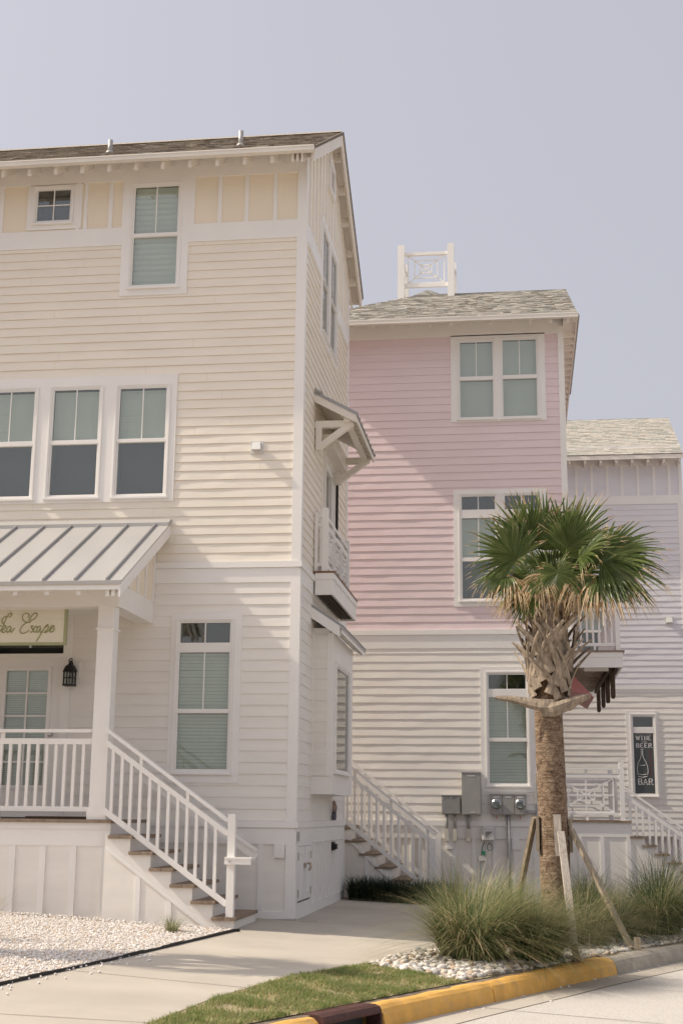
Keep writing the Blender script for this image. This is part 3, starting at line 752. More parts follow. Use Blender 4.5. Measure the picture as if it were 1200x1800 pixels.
# surround of the tall third-floor window and of the triple window
mb = MB()
un2 = W[1][1]; big = rpx(FF, 213, 420, 330, 519); rect_ring(mb, FF, (big[0], big[1], big[2], 10.592), un2, -.01, .0235)
cas = rpx(FF, 0, 663, 309, 884); L3 = W[2:5]; x_r = upx(FF, 309, 770)[0]
un_r, un_m, un_l = L3[0][1], L3[1][1], L3[2][1]; zb, zt = cas[1], cas[3]
mb.fb(FF, un_r[2], x_r, zb, zt, -.01, .022); mb.fb(FF, un_m[2], un_r[0], zb, zt, -.01, .022); mb.fb(FF, un_l[2], un_m[0], zb, zt, -.01, .022); mb.fb(FF, un_l[0]-.12, un_l[0], zb, zt, -.01, .022)
for q in (un_r, un_m, un_l): mb.fb(FF, q[0], q[2], zb, q[1], -.01, .0215); mb.fb(FF, q[0], q[2], q[3], zt, -.01, .0215)
q1, q2 = W[6][1], W[7][1]
rect_ring(mb, FR, (q1[0]-.10, q1[1]-.10, q2[2]+.10, q1[3]+.12), (q1[0], q1[1], q2[2], q1[3]), -.01, .022); mb.fb(FR, q1[2], q2[0], q1[1], q1[3], -.01, .0225)
mb.build("window_casing", trimw, H)
# gable wall in boards and battens
mb = MB(); gp = [(YF, 9.84), (YB, 9.84), (YB, under(YB)), (RY, under(RY)), (YF, under(YF))]
hl = (q1[0]+.02, q2[2]-.02, q1[3]-.02)
mb.face([FR.p(YF+.02, 9.84, .004), FR.p(hl[0], 9.84, .004), FR.p(hl[0], under(hl[0]), .004), FR.p(YF+.02, under(YF+.02), .004)])
mb.face([FR.p(hl[1], 9.84, .004), FR.p(YB, 9.84, .004), FR.p(YB, under(YB), .004), FR.p(hl[1], under(hl[1]), .004)])
mb.face([FR.p(hl[0], hl[2], .004), FR.p(hl[1], hl[2], .004), FR.p(hl[1], under(hl[1]), .004), FR.p(RY, under(RY), .004), FR.p(hl[0], under(hl[0]), .004)])
mb.build("gable_wall", yellow, H)
mb = MB(); y = YF+.36
while y < YB-.15:
    z0 = q1[3]+.12 if q1[0]-.12 < y < q2[2]+.12 else 9.842
    mb.fb(FR, y-.03, y+.03, z0, under(y)-.02, .0, .022); y += .335
mb.build("batten", trimw, H)
# gable vent
t = MB(); V = (20.12, 11.38, 20.70, 11.95); rect_ring(t, FR, V, (V[0]+.07, V[1]+.07, V[2]-.07, V[3]-.07), .0, .06); gv = t.build("gable_vent", trimw, H)
t = MB(); z = V[1]+.09
while z < V[3]-.08: t.hexa([FR.p(V[0]+.07, z, .045), FR.p(V[2]-.07, z, .045), FR.p(V[2]-.07, z+.008, .045), FR.p(V[0]+.07, z+.008, .045), FR.p(V[0]+.07, z+.035, .01), FR.p(V[2]-.07, z+.035, .01), FR.p(V[2]-.07, z+.043, .01), FR.p(V[0]+.07, z+.043, .01)]); z += .045
t.build("slat", trimw, gv)
# roof
sl = math.hypot(RY-EY, RZ-EZ); vf = Vector((0, RY-EY, RZ-EZ)).normalized(); vr = Vector((0, -(RY-EY), RZ-EZ)).normalized(); wd = RX-XL
mb = MB(); shingles(mb, (XL, EY-.04, EZ-.02), (1, 0, 0), vf, sl+.03, lambda t: (0, wd), 11)
shingles(mb, (XL, 2*RY-EY+.04, EZ-.02), (1, 0, 0), vr, sl+.03, lambda t: (0, wd), 12)
x = XL
while x < RX-.05: mb.hexa([(x, RY-.13, RZ-.045), (min(x+.15, RX), RY-.13, RZ-.045), (min(x+.15, RX), RY, RZ+.045), (x, RY, RZ+.045), (x, RY+.13, RZ-.045), (min(x+.15, RX), RY+.13, RZ-.045), (min(x+.15, RX), RY, RZ+.032), (x, RY, RZ+.032)], 1); x += .152
rf = mb.build("roof", SH1, H)
mb = MB()      # roof deck, seen from below as the soffit
for s in (1, -1):
    yy = lambda q: q if s > 0 else 2*RY-q
    mb.hexa([(XL, yy(EY), EZ-.075), (RX, yy(EY), EZ-.075), (RX, yy(RY), RZ-.075), (XL, yy(RY), RZ-.075), (XL, yy(EY), EZ-.012), (RX, yy(EY), EZ-.012), (RX, yy(RY), RZ-.012), (XL, yy(RY), RZ-.012)])
mb.build("soffit", offw, H)
mb = MB(); mb.box(XL, RX+.005, EY-.10, EY+.0, EZ-.105, EZ-.03); mb.box(XL, RX+.005, EY-.108, EY-.10, EZ-.05, EZ-.03); mb.box(XL, RX, 2*RY-EY, 2*RY-EY+.02, EZ-.16, EZ-.01); mb.build("gutter", gutterm, rf)
mb = MB()      # rake boards and lookouts
for s in (1, -1):
    yy = lambda q: q if s > 0 else 2*RY-q
    for x0, x1, dz0, dz1 in ((RX-.022, RX-.001, -.235, -.078), (RX-.045, RX-.020, -.20, -.074), (RX-.002, RX+.012, -.10, -.02), (XC+.004, XC+.03, -.24, -.078)):
        mb.hexa([(x0, yy(EY+.0), EZ+dz0), (x1, yy(EY), EZ+dz0), (x1, yy(RY), RZ+dz0), (x0, yy(RY), RZ+dz0), (x0, yy(EY), EZ+dz1), (x1, yy(EY), EZ+dz1), (x1, yy(RY), RZ+dz1), (x0, yy(RY), RZ+dz1)])
    for i in range(5):
        y = EY+.42+i*.55; z = EZ+SL*(y-EY); mb.box(XC+.03, RX-.045, yy(y)-.02, yy(y)+.02, z-.22, z-.07)
mb.build("rake_board", offw, rf)
mb = MB()
for s in (1, -1):
    yy = lambda q: q if s > 0 else 2*RY-q
    x0, x1 = RX+.0005, RX+.03; mb.hexa([(x0, yy(EY-.03), EZ-.05), (x1, yy(EY-.03), EZ-.05), (x1, yy(RY), RZ-.03), (x0, yy(RY), RZ-.03), (x0, yy(EY-.03), EZ-.005), (x1, yy(EY-.03), EZ-.005), (x1, yy(RY), RZ+.02), (x0, yy(RY), RZ+.02)])
mb.build("roof_edge", SH1[3], rf)
x = XC-.42
mb = MB()
while x > XL:
    t = MB(); t.hexa([(x-.025, EY+.02, EZ-.225), (x+.025, EY+.02, EZ-.225), (x+.025, YF, EZ-.225+SL*.48), (x-.025, YF, EZ-.225+SL*.48), (x-.025, EY+.02, EZ-.07), (x+.025, EY+.02, EZ-.07), (x+.025, YF, EZ-.07+SL*.48), (x-.025, YF, EZ-.07+SL*.48)])
    t.build("rafter_tail", offw, H)
    c = Vector((x-.2, EY+.30, EZ-.077+SL*.30)); u_ = Vector((1, 0, 0))*.028; v_ = Vector((0, 1, SL)).normalized()*.028
    mb.face([c+u_*math.cos(a)+v_*math.sin(a)-Vector((0, 0, .004)) for a in [i*.523 for i in range(12)]])
    x -= .405
mb.build("soffit_vent", black, H)
for dx in (-.12, -.05):
    t = MB(); t.hexa([(XC+dx-.02, EY+.02, EZ-.22), (XC+dx+.02, EY+.02, EZ-.22), (XC+dx+.02, YF, EZ-.22+SL*.48), (XC+dx-.02, YF, EZ-.22+SL*.48), (XC+dx-.02, EY+.02, EZ-.07), (XC+dx+.02, EY+.02, EZ-.07), (XC+dx+.02, YF, EZ-.07+SL*.48), (XC+dx-.02, YF, EZ-.07+SL*.48)]); t.build("rafter_tail", offw, H)
for px, y, h in ((194, 18.35, .24), (423, 18.35, .27)):
    X = atY(px, 262, y).x; z = EZ+SL*(y-EY)-.02; t = MB(); t.tube([(X, y, z), (X, y, z+h)], .037, 12); t.tube([(X, y, z), (X, y, z+.05), (X, y, z+.052)], [.075, .055, .037], 12); t.build("vent_pipe", galv, rf, True)
# ---------------- skirt
mb = MB(); mb.face([FF.p(-5.1, -.1, .0), FF.p(XC, -.1, .0), FF.p(XC, .96, .0), FF.p(-5.1, .96, .0)]); mb.face([FR.p(YF, -.15, 0), FR.p(YB, -.15, 0), FR.p(YB, .96, 0), FR.p(YF, .96, 0)])
mb.build("skirt_panel", white, H)
mb = MB()
mb.fb(FF, -5.0, XC-.116, .012, .105, 0, .019); x = upx(FF, 457, 1560)[0]
mb.fb(FF, x-.035, x+.035, .105, .958, 0, .018)
mb.fb(FF, *[upx(FF, q, 1497)[0] for q in (482.5, 501)], .79, .957, 0, .045)
mb.fb(FR, YF+.119, YB-.105, -.02, .13, 0, .019)
y = 19.42
while y < YB-.2: mb.fb(FR, y-.03, y+.03, .13, .958, 0, .020); y += .235
mb.build("skirt_batten", trimw, H)
hd = MB(); rect_ring(hd, FR, (18.12, .13, 19.34, .958), (18.17, .2, 19.27, .93), -.01, .021); hatch = hd.build("crawlspace_hatch", trimw, H)
for a, b in ((18.18, 18.70), (18.73, 19.26)):
    t = MB(); t.fb(FR, a, b, .225, .925, -.008, .010); rect_ring(t, FR, (a, .225, b, .925), (a+.11, .33, b-.11, .83), .0, .024); t.build("hatch_leaf", trimw, hatch)
t = MB(); t.face([FR.p(18.17, .19, .0025), FR.p(19.27, .19, .0025), FR.p(19.27, .94, .0025), FR.p(18.17, .94, .0025)]); t.build("hatch_gap", joint, hatch)
t = MB()
for y in (18.185, 19.255):
    for z in (.32, .80): t.fb(FR, y-.022, y+.022, z-.05, z+.05, .02, .030)
t.build("hinge", brass, hatch)
t = MB(); t.fb(FR, 18.62, 18.80, .64, .70, .024, .038); t.tube([FR.p(18.80, .69, .05), FR.p(18.80, .70, .09), FR.p(18.80, .64, .10), FR.p(18.80, .60, .07)], .016, 8); t.build("latch", brass, hatch)
t = MB(); t.fb(FR, YF+.03, YF+.15, 1.0, 1.12, .021, .045); t.build("outlet_plate", galv, H)
t = MB(); t.fb(FR, 21.40, 21.62, .80, .93, .02, .05); t.fb(FR, 21.44, 21.58, .82, .90, .05, .09); t.build("hose_box", black, H)
# ---------------- dryer vent hood
def hood(parent, F, cx, cz, w=.17, name="vent_hood", m=lgrey):
    t = MB(); t.fb(F, cx-w/2, cx+w/2, cz-w/2, cz+w/2, .0, .02); h = w*.36
    t.hexa([F.p(cx-h, cz-h*.75, .02), F.p(cx+h, cz-h*.75, .02), F.p(cx+h, cz-h*.75, .11), F.p(cx-h, cz-h*.75, .11), F.p(cx-h*.8, cz+h, .02), F.p(cx+h*.8, cz+h, .02), F.p(cx+h*.8, cz+h, .06), F.p(cx-h*.8, cz+h, .06)])
    return t.build(name, m, parent)
c = upx(FF, 452, 787); hood(H, FF, c[0], c[1], .185)
# ---------------- front door
mb = MB(); rect_ring(mb, FF, (dux0-.13, 1.262, dux1+.12, 4.14), (dux0-.003, 1.263, dux1+.003, 4.02), -.06, .026)
mb.fb(FF, dux0, dux1, upx(FF, 100, 1156)[1], upx(FF, 100, 1149)[1], -.04, .02); mb.build("door_frame", trimw, H)
g = rpx(FF, 6, 1179, 80, 1392); g = (g[0], 1.70, g[2], g[3])
t = MB(); rect_ring(t, FF, (dux0, 1.275, dux1, duz1), g, -.05, -.005); rect_ring(t, FF, (g[0]-.05, g[1]-.05, g[2]+.05, g[3]+.05), (g[0]+.0, g[1]+.0, g[2]-.0, g[3]-.0), -.004, .012); dr_ = t.build("door", trimw, H)
t = MB(); t.fb(FF, g[0], g[2], g[1], g[3], -.03, -.028); t.build("pane", paneg, dr_)
t = MB()
for i in range(1, 5): v = g[1]+(g[3]-g[1])*i/5; t.fb(FF, g[0], g[2], v-.012, v+.012, -.026, -.012)
t.fb(FF, (g[0]+g[2])/2-.012, (g[0]+g[2])/2+.012, g[1], g[3], -.0265, -.0115); t.build("muntin", trimw, dr_)
t = MB(); v = g[3]
while v > g[1]: t.face([FF.p(g[0]-.01, v-.0115, -.07), FF.p(g[2]+.01, v-.0115, -.07), FF.p(g[2]+.01, v+.011, -.06), FF.p(g[0]-.01, v+.011, -.06)]); v -= .026
t.build("blind", blind, dr_)
t = MB(); c = upx(FF, 90, 1291); t.tube([FF.p(c[0], c[1], -.005), FF.p(c[0], c[1], .01), FF.p(c[0], c[1], .04), FF.p(c[0], c[1], .055), FF.p(c[0], c[1], .07)], [.032, .032, .014, .03, .02], 14); t.build("knob", silver, dr_, True)
t = MB(); t.fb(FF, dux0-.02, dux1+.02, duz1+.14, 4.02, -.03, -.028); t.build("transom_pane", paned, dr_)
t = MB(); m_ = upx(FF, 53, 1140)[0]; t.fb(FF, m_-.012, m_+.012, duz1+.14, 4.02, -.026, -.01); t.build("transom_muntin", trimw, dr_)
t = MB(); t.fb(FF, dux0-.02, dux1+.02, 1.2, 4.05, -.36, -.34); t.fb(FF, dux0-.03, dux0-.02, 1.2, 4.05, -.34, -.06); t.fb(FF, dux1+.02, dux1+.03, 1.2, 4.05, -.34, -.06); t.build("interior", room, dr_)
# ---------------- porch
PY, PX, PE, PZ, PW, PR = 16.35, -5.036, 15.75, 4.125, 5.335, -4.83
ps = (PW-PZ)/(YF-PE)
mb = MB(); mb.box(XL, PX, PY, PY+.24, 3.902, 4.20); mb.box(PX-.24, PX-.001, PY+.241, YF, 3.903, 4.20); mb.box(XL, PX-.241, PY+.241, YF, 4.02, 4.05)
mb.build("porch_beam", trimw, H)
mb = MB(); FP = Frame((PX, 0, 0), (0, 1, 0), (1, 0, 0))
mb.prism(FP, [(PY+.12, 4.2), (YF-.001, 4.2), (YF-.001, PW-.14), (PY-.1, PZ-.12+ps*(PY-.1-PE))], -.03, -.008); mb.build("porch_gable", yellow, H)
mb = MB()
for y in (16.78, 17.16, 17.54): mb.fb(FP, y-.03, y+.03, 4.2, PZ-.12+ps*(y-PE), -.009, .012)
mb.fb(FP, YF-.085, YF-.024, 4.2, PW-.2, -.009, .013); mb.build("porch_batten", trimw, H)
def proof(mb, x0, x1, a, b, m=0):
    mb.hexa([(x0, PE, PZ+a), (x1, PE, PZ+a), (x1, YF-.012, PW+a), (x0, YF-.012, PW+a), (x0, PE, PZ+b), (x1, PE, PZ+b), (x1, YF-.012, PW+b), (x0, YF-.012, PW+b)], m)
mb = MB(); proof(mb, XL, PR, -.022, 0); mb.box(XL, PR, PE-.012, PE+.0, PZ-.045, PZ+.001); pr_ = mb.build("porch_roof", metroof, H)
x = PR-.19
while x > XL:
    t = MB(); t.hexa([(x-.016, PE+.01, PZ), (x+.016, PE+.01, PZ), (x+.016, YF-.06, PW-.03), (x-.016, YF-.06, PW-.03), (x-.010, PE+.01, PZ+.042), (x+.010, PE+.01, PZ+.042), (x+.010, YF-.06, PW+.01), (x-.010, YF-.06, PW+.01)]); t.build("standing_seam", seam, pr_); x -= .405
t = MB(); t.hexa([(XL, YF-.16, PW-.078), (PR, YF-.16, PW-.078), (PR, YF-.011, PW+.002), (XL, YF-.011, PW+.002), (XL, YF-.16, PW-.03), (PR, YF-.16, PW-.03), (PR, YF-.011, PW+.055), (XL, YF-.011, PW+.055)]); t.build("flashing", metroof, pr_)
mb = MB(); mb.box(XL, PR-.03, PE+.001, PE+.03, PZ-.11, PZ-.02); proof(mb, PR-.032, PR-.006, -.20, -.0225); mb.build("porch_fascia", trimw, H)
mb = MB(); proof(mb, XL, PR-.033, -.06, -.024); mb.build("porch_soffit", offw, H)
x = PR-.55
while x > XL:
    t = MB(); t.hexa([(x-.03, PE+.04, PZ-.165), (x+.03, PE+.04, PZ-.165), (x+.03, PY, PZ-.165+ps*.55), (x-.03, PY, PZ-.165+ps*.55), (x-.03, PE+.04, PZ-.05), (x+.03, PE+.04, PZ-.05), (x+.03, PY, PZ-.05+ps*.55), (x-.03, PY, PZ-.05+ps*.55)]); t.build("porch_rafter", trimw, H); x -= .405
for x in (PR-.11, PR-.18):
    t = MB(); t.hexa([(x-.022, PE+.04, PZ-.19), (x+.022, PE+.04, PZ-.19), (x+.022, PY, PZ-.19+ps*.55), (x-.022, PY, PZ-.19+ps*.55), (x-.022, PE+.04, PZ-.05), (x+.022, PE+.04, PZ-.05), (x+.022, PY, PZ-.05+ps*.55), (x-.022, PY, PZ-.05+ps*.55)]); t.build("porch_rafter", trimw, H)
def column(x0, x1, y0):
    t = MB(); t.box(x0, x1, y0, y0+(x1-x0), 1.40, 3.901); t.box(x0-.018, x1+.018, y0-.018, y0+(x1-x0)+.018, 1.262, 1.40); t.box(x0-.02, x1+.02, y0-.02, y0+(x1-x0)+.02, 3.60, 3.625); t.build("porch_column", trimw, H)
column(-5.296, -5.088, 16.36); column(-8.6, -8.39, 16.36); column(-11.9, -11.69, 16.36)
mb = MB(); mb.box(XL, -4.985, PY-.045, YF-.045, 1.222, 1.26); mb.build("porch_deck", decking, H)
mb = MB(); mb.box(XL, -5.0, PY-.012, PY+.02, 1.145, 1.221); mb.box(XL, -5.003, PY, PY+.02, .945, 1.144); mb.box(-5.03, -5.001, PY+.021, YF-.05, .90, 1.22)
mb.build("porch_fascia", trimw, H)
mb = MB(); mb.box(XL, -5.01, PY+.01, PY+.03, -.05, .944); mb.build("porch_skirt", white, H)
mb = MB(); x = upx(Frame((0, PY, 0), (1, 0, 0), (0, -1, 0)), 181, 1550)[0]; k = 0
while x > XL: mb.box(x-.038, x+.038, PY-.012, PY+.0105, -.03, .944); x -= .387; k += 1
mb.build("porch_skirt_batten", trimw, H)
railing_flat(H, (-8.38, PY+.10), (-5.32, PY+.10), 2.36, 2.245, 1.415, 1.26, posts=(.6, 1.9))
# steps
TX = [-4.986, -4.722, -4.461, -4.202, -3.938, -3.684]; TZ = [1.08, .892, .705, .52, .335, .154]; Y0, Y1 = 16.20, 17.56
st = MB(); poly = [(-5.0, -.06), (-3.40, -.06)]
prof = []
for i in range(5, -1, -1):
    nx = (TX[i+1] if i < 5 else -3.425)+.012; prof += [(nx, TZ[i]-.04), (TX[i]+.012, TZ[i]-.04)] if i == 5 else [(nx, TZ[i]-.04), (TX[i]+.012, TZ[i]-.04)]
FS = Frame((0, Y0+.012, 0), (1, 0, 0), (0, -1, 0))
pts = [(-5.0, -.06), (-3.413, -.06)]+prof
for i in range(6):      # build in columns so the outline stays a simple set of boxes
    x1 = TX[i+1]+.012 if i < 5 else -3.413
    st.fb(FS, TX[i]+.012, x1, -.06, TZ[i]-.04, -.03, 0)
    st.fb(Frame((0, Y1-.012, 0), (1, 0, 0), (0, -1, 0)), TX[i]+.012, x1, -.06, TZ[i]-.04, 0, .03)
st.fb(FS, -5.022, TX[0]+.012, -.06, 1.10, -.03, -.001)
sc_ = st.build("staircase", white, H)
zs = [1.26]+TZ
for i in range(6):
    x0 = TX[i]; x1 = (TX[i+1]+.04) if i < 5 else -3.385
    t = MB(); t.box(x0+.005, (x0+x1)/2-.003, Y0-.02, Y1, TZ[i]-.038, TZ[i]); t.box((x0+x1)/2+.003, x1, Y0-.02, Y1, TZ[i]-.038, TZ[i]); t.build("tread", decking, sc_)
    t = MB(); xr = (TX[i+1] if i < 5 else -3.42)
    t.box(xr-.008, xr+.009, Y0+.013, Y1-.013, (TZ[i+1] if i < 5 else -.06)-.0, TZ[i]-.039); t.build("riser", white, sc_)
mb = MB(); a, b = atY(188, 1491, Y0-.005), atY(372, 1638, Y0-.005)
mb.beam((a.x, Y0+.003, a.z), (b.x+.12, Y0+.003, b.z-.085), .022, .042, 0, up=(0, 0, 1))
for px, z in ((242, .62), (298, .24)):
    X = atY(px, 1560, Y0).x; mb.box(X-.03, X+.03, Y0+.001, Y0+.013, -.03, a.z-(X-a.x)*.70-.02)
mb.build("stringer_trim", trimw, sc_)
railing_stair(H, -5.075, -3.515, Y0+.06, 2.365, .694, .145, .985, .119)
t = MB(); t.box(-3.515, -3.425, Y0+.01, Y0+.10, .155, 1.345); nw = t.build("newel_post", trimw, H)
t = MB(); z = atY(430, 1507, Y0-.03).z; t.box(-3.535, -3.215, Y0-.035, Y0+.009, z-.085, z-.02); t.box(-3.535, -3.205, Y0-.045, Y0+.02, z-.02, z); t.build("handrail_return", trimw, nw)
t = MB(); c = (-3.47, z-.05); t.tube([(c[0], Y0-.034, c[1]), (c[0], Y0-.042, c[1])], .012, 8); t.build("bolt", silver, nw)
Yh = 17.50; a, b = atY(272, 1380, Yh), atY(452, 1506, Yh); k = (b.z-a.z)/(b.x-a.x)
t = MB(); t.beam((-5.0, Yh, a.z+k*(-5.0-a.x)), (b.x, Yh, b.z), .045, .10); t.beam((-5.0, Yh, a.z+k*(-5.0-a.x)+.07), (b.x, Yh, b.z+.07), .09, .03); t.build("wall_handrail", trimw, H)
for X in (-4.9, -3.75):
    t = MB(); zz = a.z+k*(X-a.x); t.box(X-.02, X+.02, Yh+.03, YF+.01, zz-.03, zz+.02); t.build("handrail_bracket", trimw, H)

# ---------------- bay window on the side
BX = -2.69; FB = Frame((BX, 0, 0), (0, 1, 0), (1, 0, 0)); FBn = Frame((0, BAY[0], 0), (1, 0, 0), (0, -1, 0))
gw = (19.52, 1.99, 20.98, 3.46)
mb = MB(); rect_ring(mb, FB, (BAY[0], BAY[1], BAY[2], 3.93), (gw[0]-.07, gw[1]-.06, gw[2]+.07, gw[3]+.07), -.05, 0)
mb.box(XC, BX-.051, BAY[0]+.001, BAY[2]-.001, BAY[1]+.001, BAY[1]+.05); mb.box(XC, BX-.051, BAY[2]-.04, BAY[2]-.001, BAY[1]+.051, 3.93)
mb.box(XC, BX-.051, BAY[0]+.001, BAY[0]+.04, BAY[1]+.051, 1.88); mb.box(XC, BX-.051, BAY[0]+.01, BAY[0]+.04, 1.88, 4.0)
bay = mb.build("bay_window", trimw, H)
mb = MB(); siding(mb, FBn, XC+.03, BX-.085, 1.885, 3.90, .1527, (), .009, 9, False); mb.build("bay_siding", [white, white], bay)
mb = MB(); mb.fb(FBn, BX-.087, BX+.004, 1.885, 3.93, -.003, .016); mb.fb(FBn, XC, XC+.03, 1.885, 3.95, -.01, .014); mb.build("bay_trim", trimw, bay)
window(H, FB, (gw[0]-.07, gw[1]-.06, gw[2]+.07, gw[3]+.07), [((gw[0], gw[1], gw[2], gw[3]), 1, 1, 0, .012)], None, paned, name="window", depth=.25)
bro = [(XC, 4.30), (-2.535, 3.985)]; bs = (bro[1][1]-bro[0][1])/(bro[1][0]-bro[0][0]); y0, y1 = 19.10, 21.98
def bay_slab(mb, x0, x1, ya, yb, a, b, m=0):
    z0 = 4.30+bs*(x0-XC); z1 = 4.30+bs*(x1-XC)
    mb.hexa([(x0, ya, z0+a), (x1, ya, z1+a), (x1, yb, z1+a), (x0, yb, z0+a), (x0, ya, z0+b), (x1, ya, z1+b), (x1, yb, z1+b), (x0, yb, z0+b)], m)
mb = MB(); bay_slab(mb, XC+.003, -2.53, y0, y1, -.03, 0); br_ = mb.build("bay_roof", metroof, bay)
mb = MB()
y = y0+.06
while y < y1: bay_slab(mb, XC+.01, -2.525, y-.012, y+.012, 0, .035); y += .25
mb.build("bay_roof_seam", seam, bay)
mb = MB(); bay_slab(mb, XC+.003, -2.575, y0-.02, y0-.001, -.17, -.012); bay_slab(mb, -2.56, -2.54, y0+.02, y1, -.10, -.031); bay_slab(mb, XC+.003, -2.57, y0+.02, y1-.01, -.05, -.031); mb.build("bay_fascia", trimw, bay)
y = y0+.2
mb = MB()
while y < y1: bay_slab(mb, BX-.02, -2.575, y-.025, y+.025, -.13, -.051); y += .27
mb.build("bay_rafter", trimw, bay)
# ---------------- balcony on the side
bx = -2.672; y0, y1 = 19.17, 21.95
mb = MB(); mb.box(XC+.01, bx, y0-.02, y1+.02, 4.795, 4.822); bal = mb.build("balcony", redwood, H)
mb = MB(); mb.box(XC+.041, bx-.02, y0, y0+.03, 4.475, 4.70); mb.box(XC+.041, bx-.01, y0-.014, y0+.03, 4.701, 4.794); mb.box(bx-.05, bx-.02, y0+.031, y1, 4.475, 4.70); mb.box(bx-.05, bx-.006, y0+.031, y1, 4.701, 4.794); mb.box(XC+.041, bx-.051, y1-.03, y1, 4.475, 4.794)
mb.build("balcony_fascia", trimw, bal)
mb = MB(); w_ = (bx-.06-XC-.045)/4
for i in range(4): mb.box(XC+.045+i*w_, XC+.045+(i+1)*w_-.012, y0+.032, y1-.032, 4.50+.003*i, 4.53)
mb.build("balcony_planks", darkwood, bal)
px_ = -2.825
def bpost(x, y, z1=5.78, w=.09):
    t = MB(); t.box(x-w/2, x+w/2, y-w/2, y+w/2, 4.822, z1); t.build("balcony_post", trimw, bal)
ya, yb = 19.235, 21.70
bpost(px_, ya); bpost(px_, yb, 5.78); bpost(XC+.045, ya, 5.72, .05)
t = MB()
for z, h in ((5.66, .045), (5.53, .05), (4.93, .05)):
    t.box(XC+.07, px_-.046, ya-.02, ya+.02, z-h/2, z+h/2)
    t.box(px_-.02, px_+.02, ya+.046, yb-.046, z-h/2, z+h/2)
t.box(XC+.095, XC+.125, ya-.015, ya+.015, 4.955, 5.505)
L = (yb-ya)/3
for i in (1, 2): t.box(px_-.025, px_+.025, ya+L*i-.025, ya+L*i+.025, 4.822, 5.66)
t.build("balcony_rail", trimw, bal)
for i in range(3):
    t = MB(); lattice(t, lambda u, v, d=0: Vector((px_+d, u, v)), ya+L*i+.05, ya+L*(i+1)-.05, 4.955, 5.505, .026, .026); t.build("fretwork_panel", trimw, bal)
# door and roller box behind it
a, z0, b, z1 = DOORR
mb = MB(); rect_ring(mb, FR, (a-.12, z0-.02, b+.12, z1+.14), DOORR, -.02, .024); rect_ring(mb, FR, DOORR, (a+.09, z0+.05, b-.09, z1-.12), -.12, -.02); bd = mb.build("balcony_door", trimw, H)
t = MB(); t.fb(FR, a+.09, b-.09, z0+.05, z1-.12, -.08, -.078); t.build("pane", paned, bd)
t = MB(); t.fb(FR, (a+b)/2-.05, (a+b)/2+.05, z0+.05, z1-.12, -.077, -.04); t.build("meeting_stile", trimw, bd)
t = MB(); t.fb(FR, a-.02, b+.02, z0-.1, z1+.1, -.36, -.34); t.fb(FR, a-.02, a-.012, z0-.1, z1, -.34, -.13); t.fb(FR, b+.012, b+.02, z0-.1, z1, -.34, -.13); t.build("interior", room, bd)
t = MB(); t.fb(FR, a-.22, b+.22, z1+.02, z1+.24, .025, .20); t.build("shutter_box", gutterm, bd)
t = MB()
t.fb(FR, b+.04, b+.08, z0, z1+.02, .025, .065); t.build("shutter_track", black, bd)
t = MB(); t.fb(FR, a-.08, a-.04, z0, z1+.02, .025, .065); t.build("shutter_track", gutterm, bd)
# awning over the door
ax, y0, y1 = -2.335, 19.05, 21.50; as_ = (7.17-7.53)/(ax-XC)
def aw(mb, x0, x1, ya, yb, a, b, m=0):
    za = 7.53+as_*(x0-XC); zb = 7.53+as_*(x1-XC)
    mb.hexa([(x0, ya, za+a), (x1, ya, zb+a), (x1, yb, zb+a), (x0, yb, za+a), (x0, ya, za+b), (x1, ya, zb+b), (x1, yb, zb+b), (x0, yb, za+b)], m)
mb = MB(); aw(mb, XC+.003, ax, y0, y1, -.02, 0); awn = mb.build("awning", seam, H)
mb = MB(); y = y0+.03
while y < y1: aw(mb, XC+.01, ax+.006, y-.012, y+.012, 0, .035); y += .30
aw(mb, XC+.003, XC+.12, y0+.001, y1, .036, .075); mb.build("awning_seam", galv, awn)
mb = MB(); aw(mb, XC+.003, ax-.02, y0+.01, y1-.01, -.045, -.021); aw(mb, XC+.003, ax-.03, y0+.011, y0+.04, -.14, -.046); aw(mb, ax-.045, ax-.015, y0+.041, y1-.01, -.12, -.0455); mb.build("awning_soffit", offw, awn)
mb = MB(); y = y0+.22
while y < y1-.1: aw(mb, -2.62, ax-.05, y-.025, y+.025, -.13, -.046); y += .26
mb.build("awning_rafter", offw, awn)
mb = MB(); mb.box(-2.55, -2.45, y0+.05, y1-.05, 7.07, 7.17); mb.build("awning_beam", offw, awn)
for yk in (19.20, 21.36):
    t = MB(); t.beam((XC+.01, yk, 7.06), (-2.46, yk, 7.06), .09, .10); t.tube([(-2.46, yk-.0475, 7.06), (-2.46, yk+.0475, 7.06)], .0505, 18)
    t.box(XC+.0225, XC+.11, yk-.047, yk+.047, 6.66, 7.11); t.beam((XC+.06, yk+.001, 6.70), (-2.48, yk+.001, 7.04), .085, .09)
    t.box(-2.56, -2.49, yk-.035, yk+.035, 7.10, 7.25); t.build("awning_bracket", offw, awn)
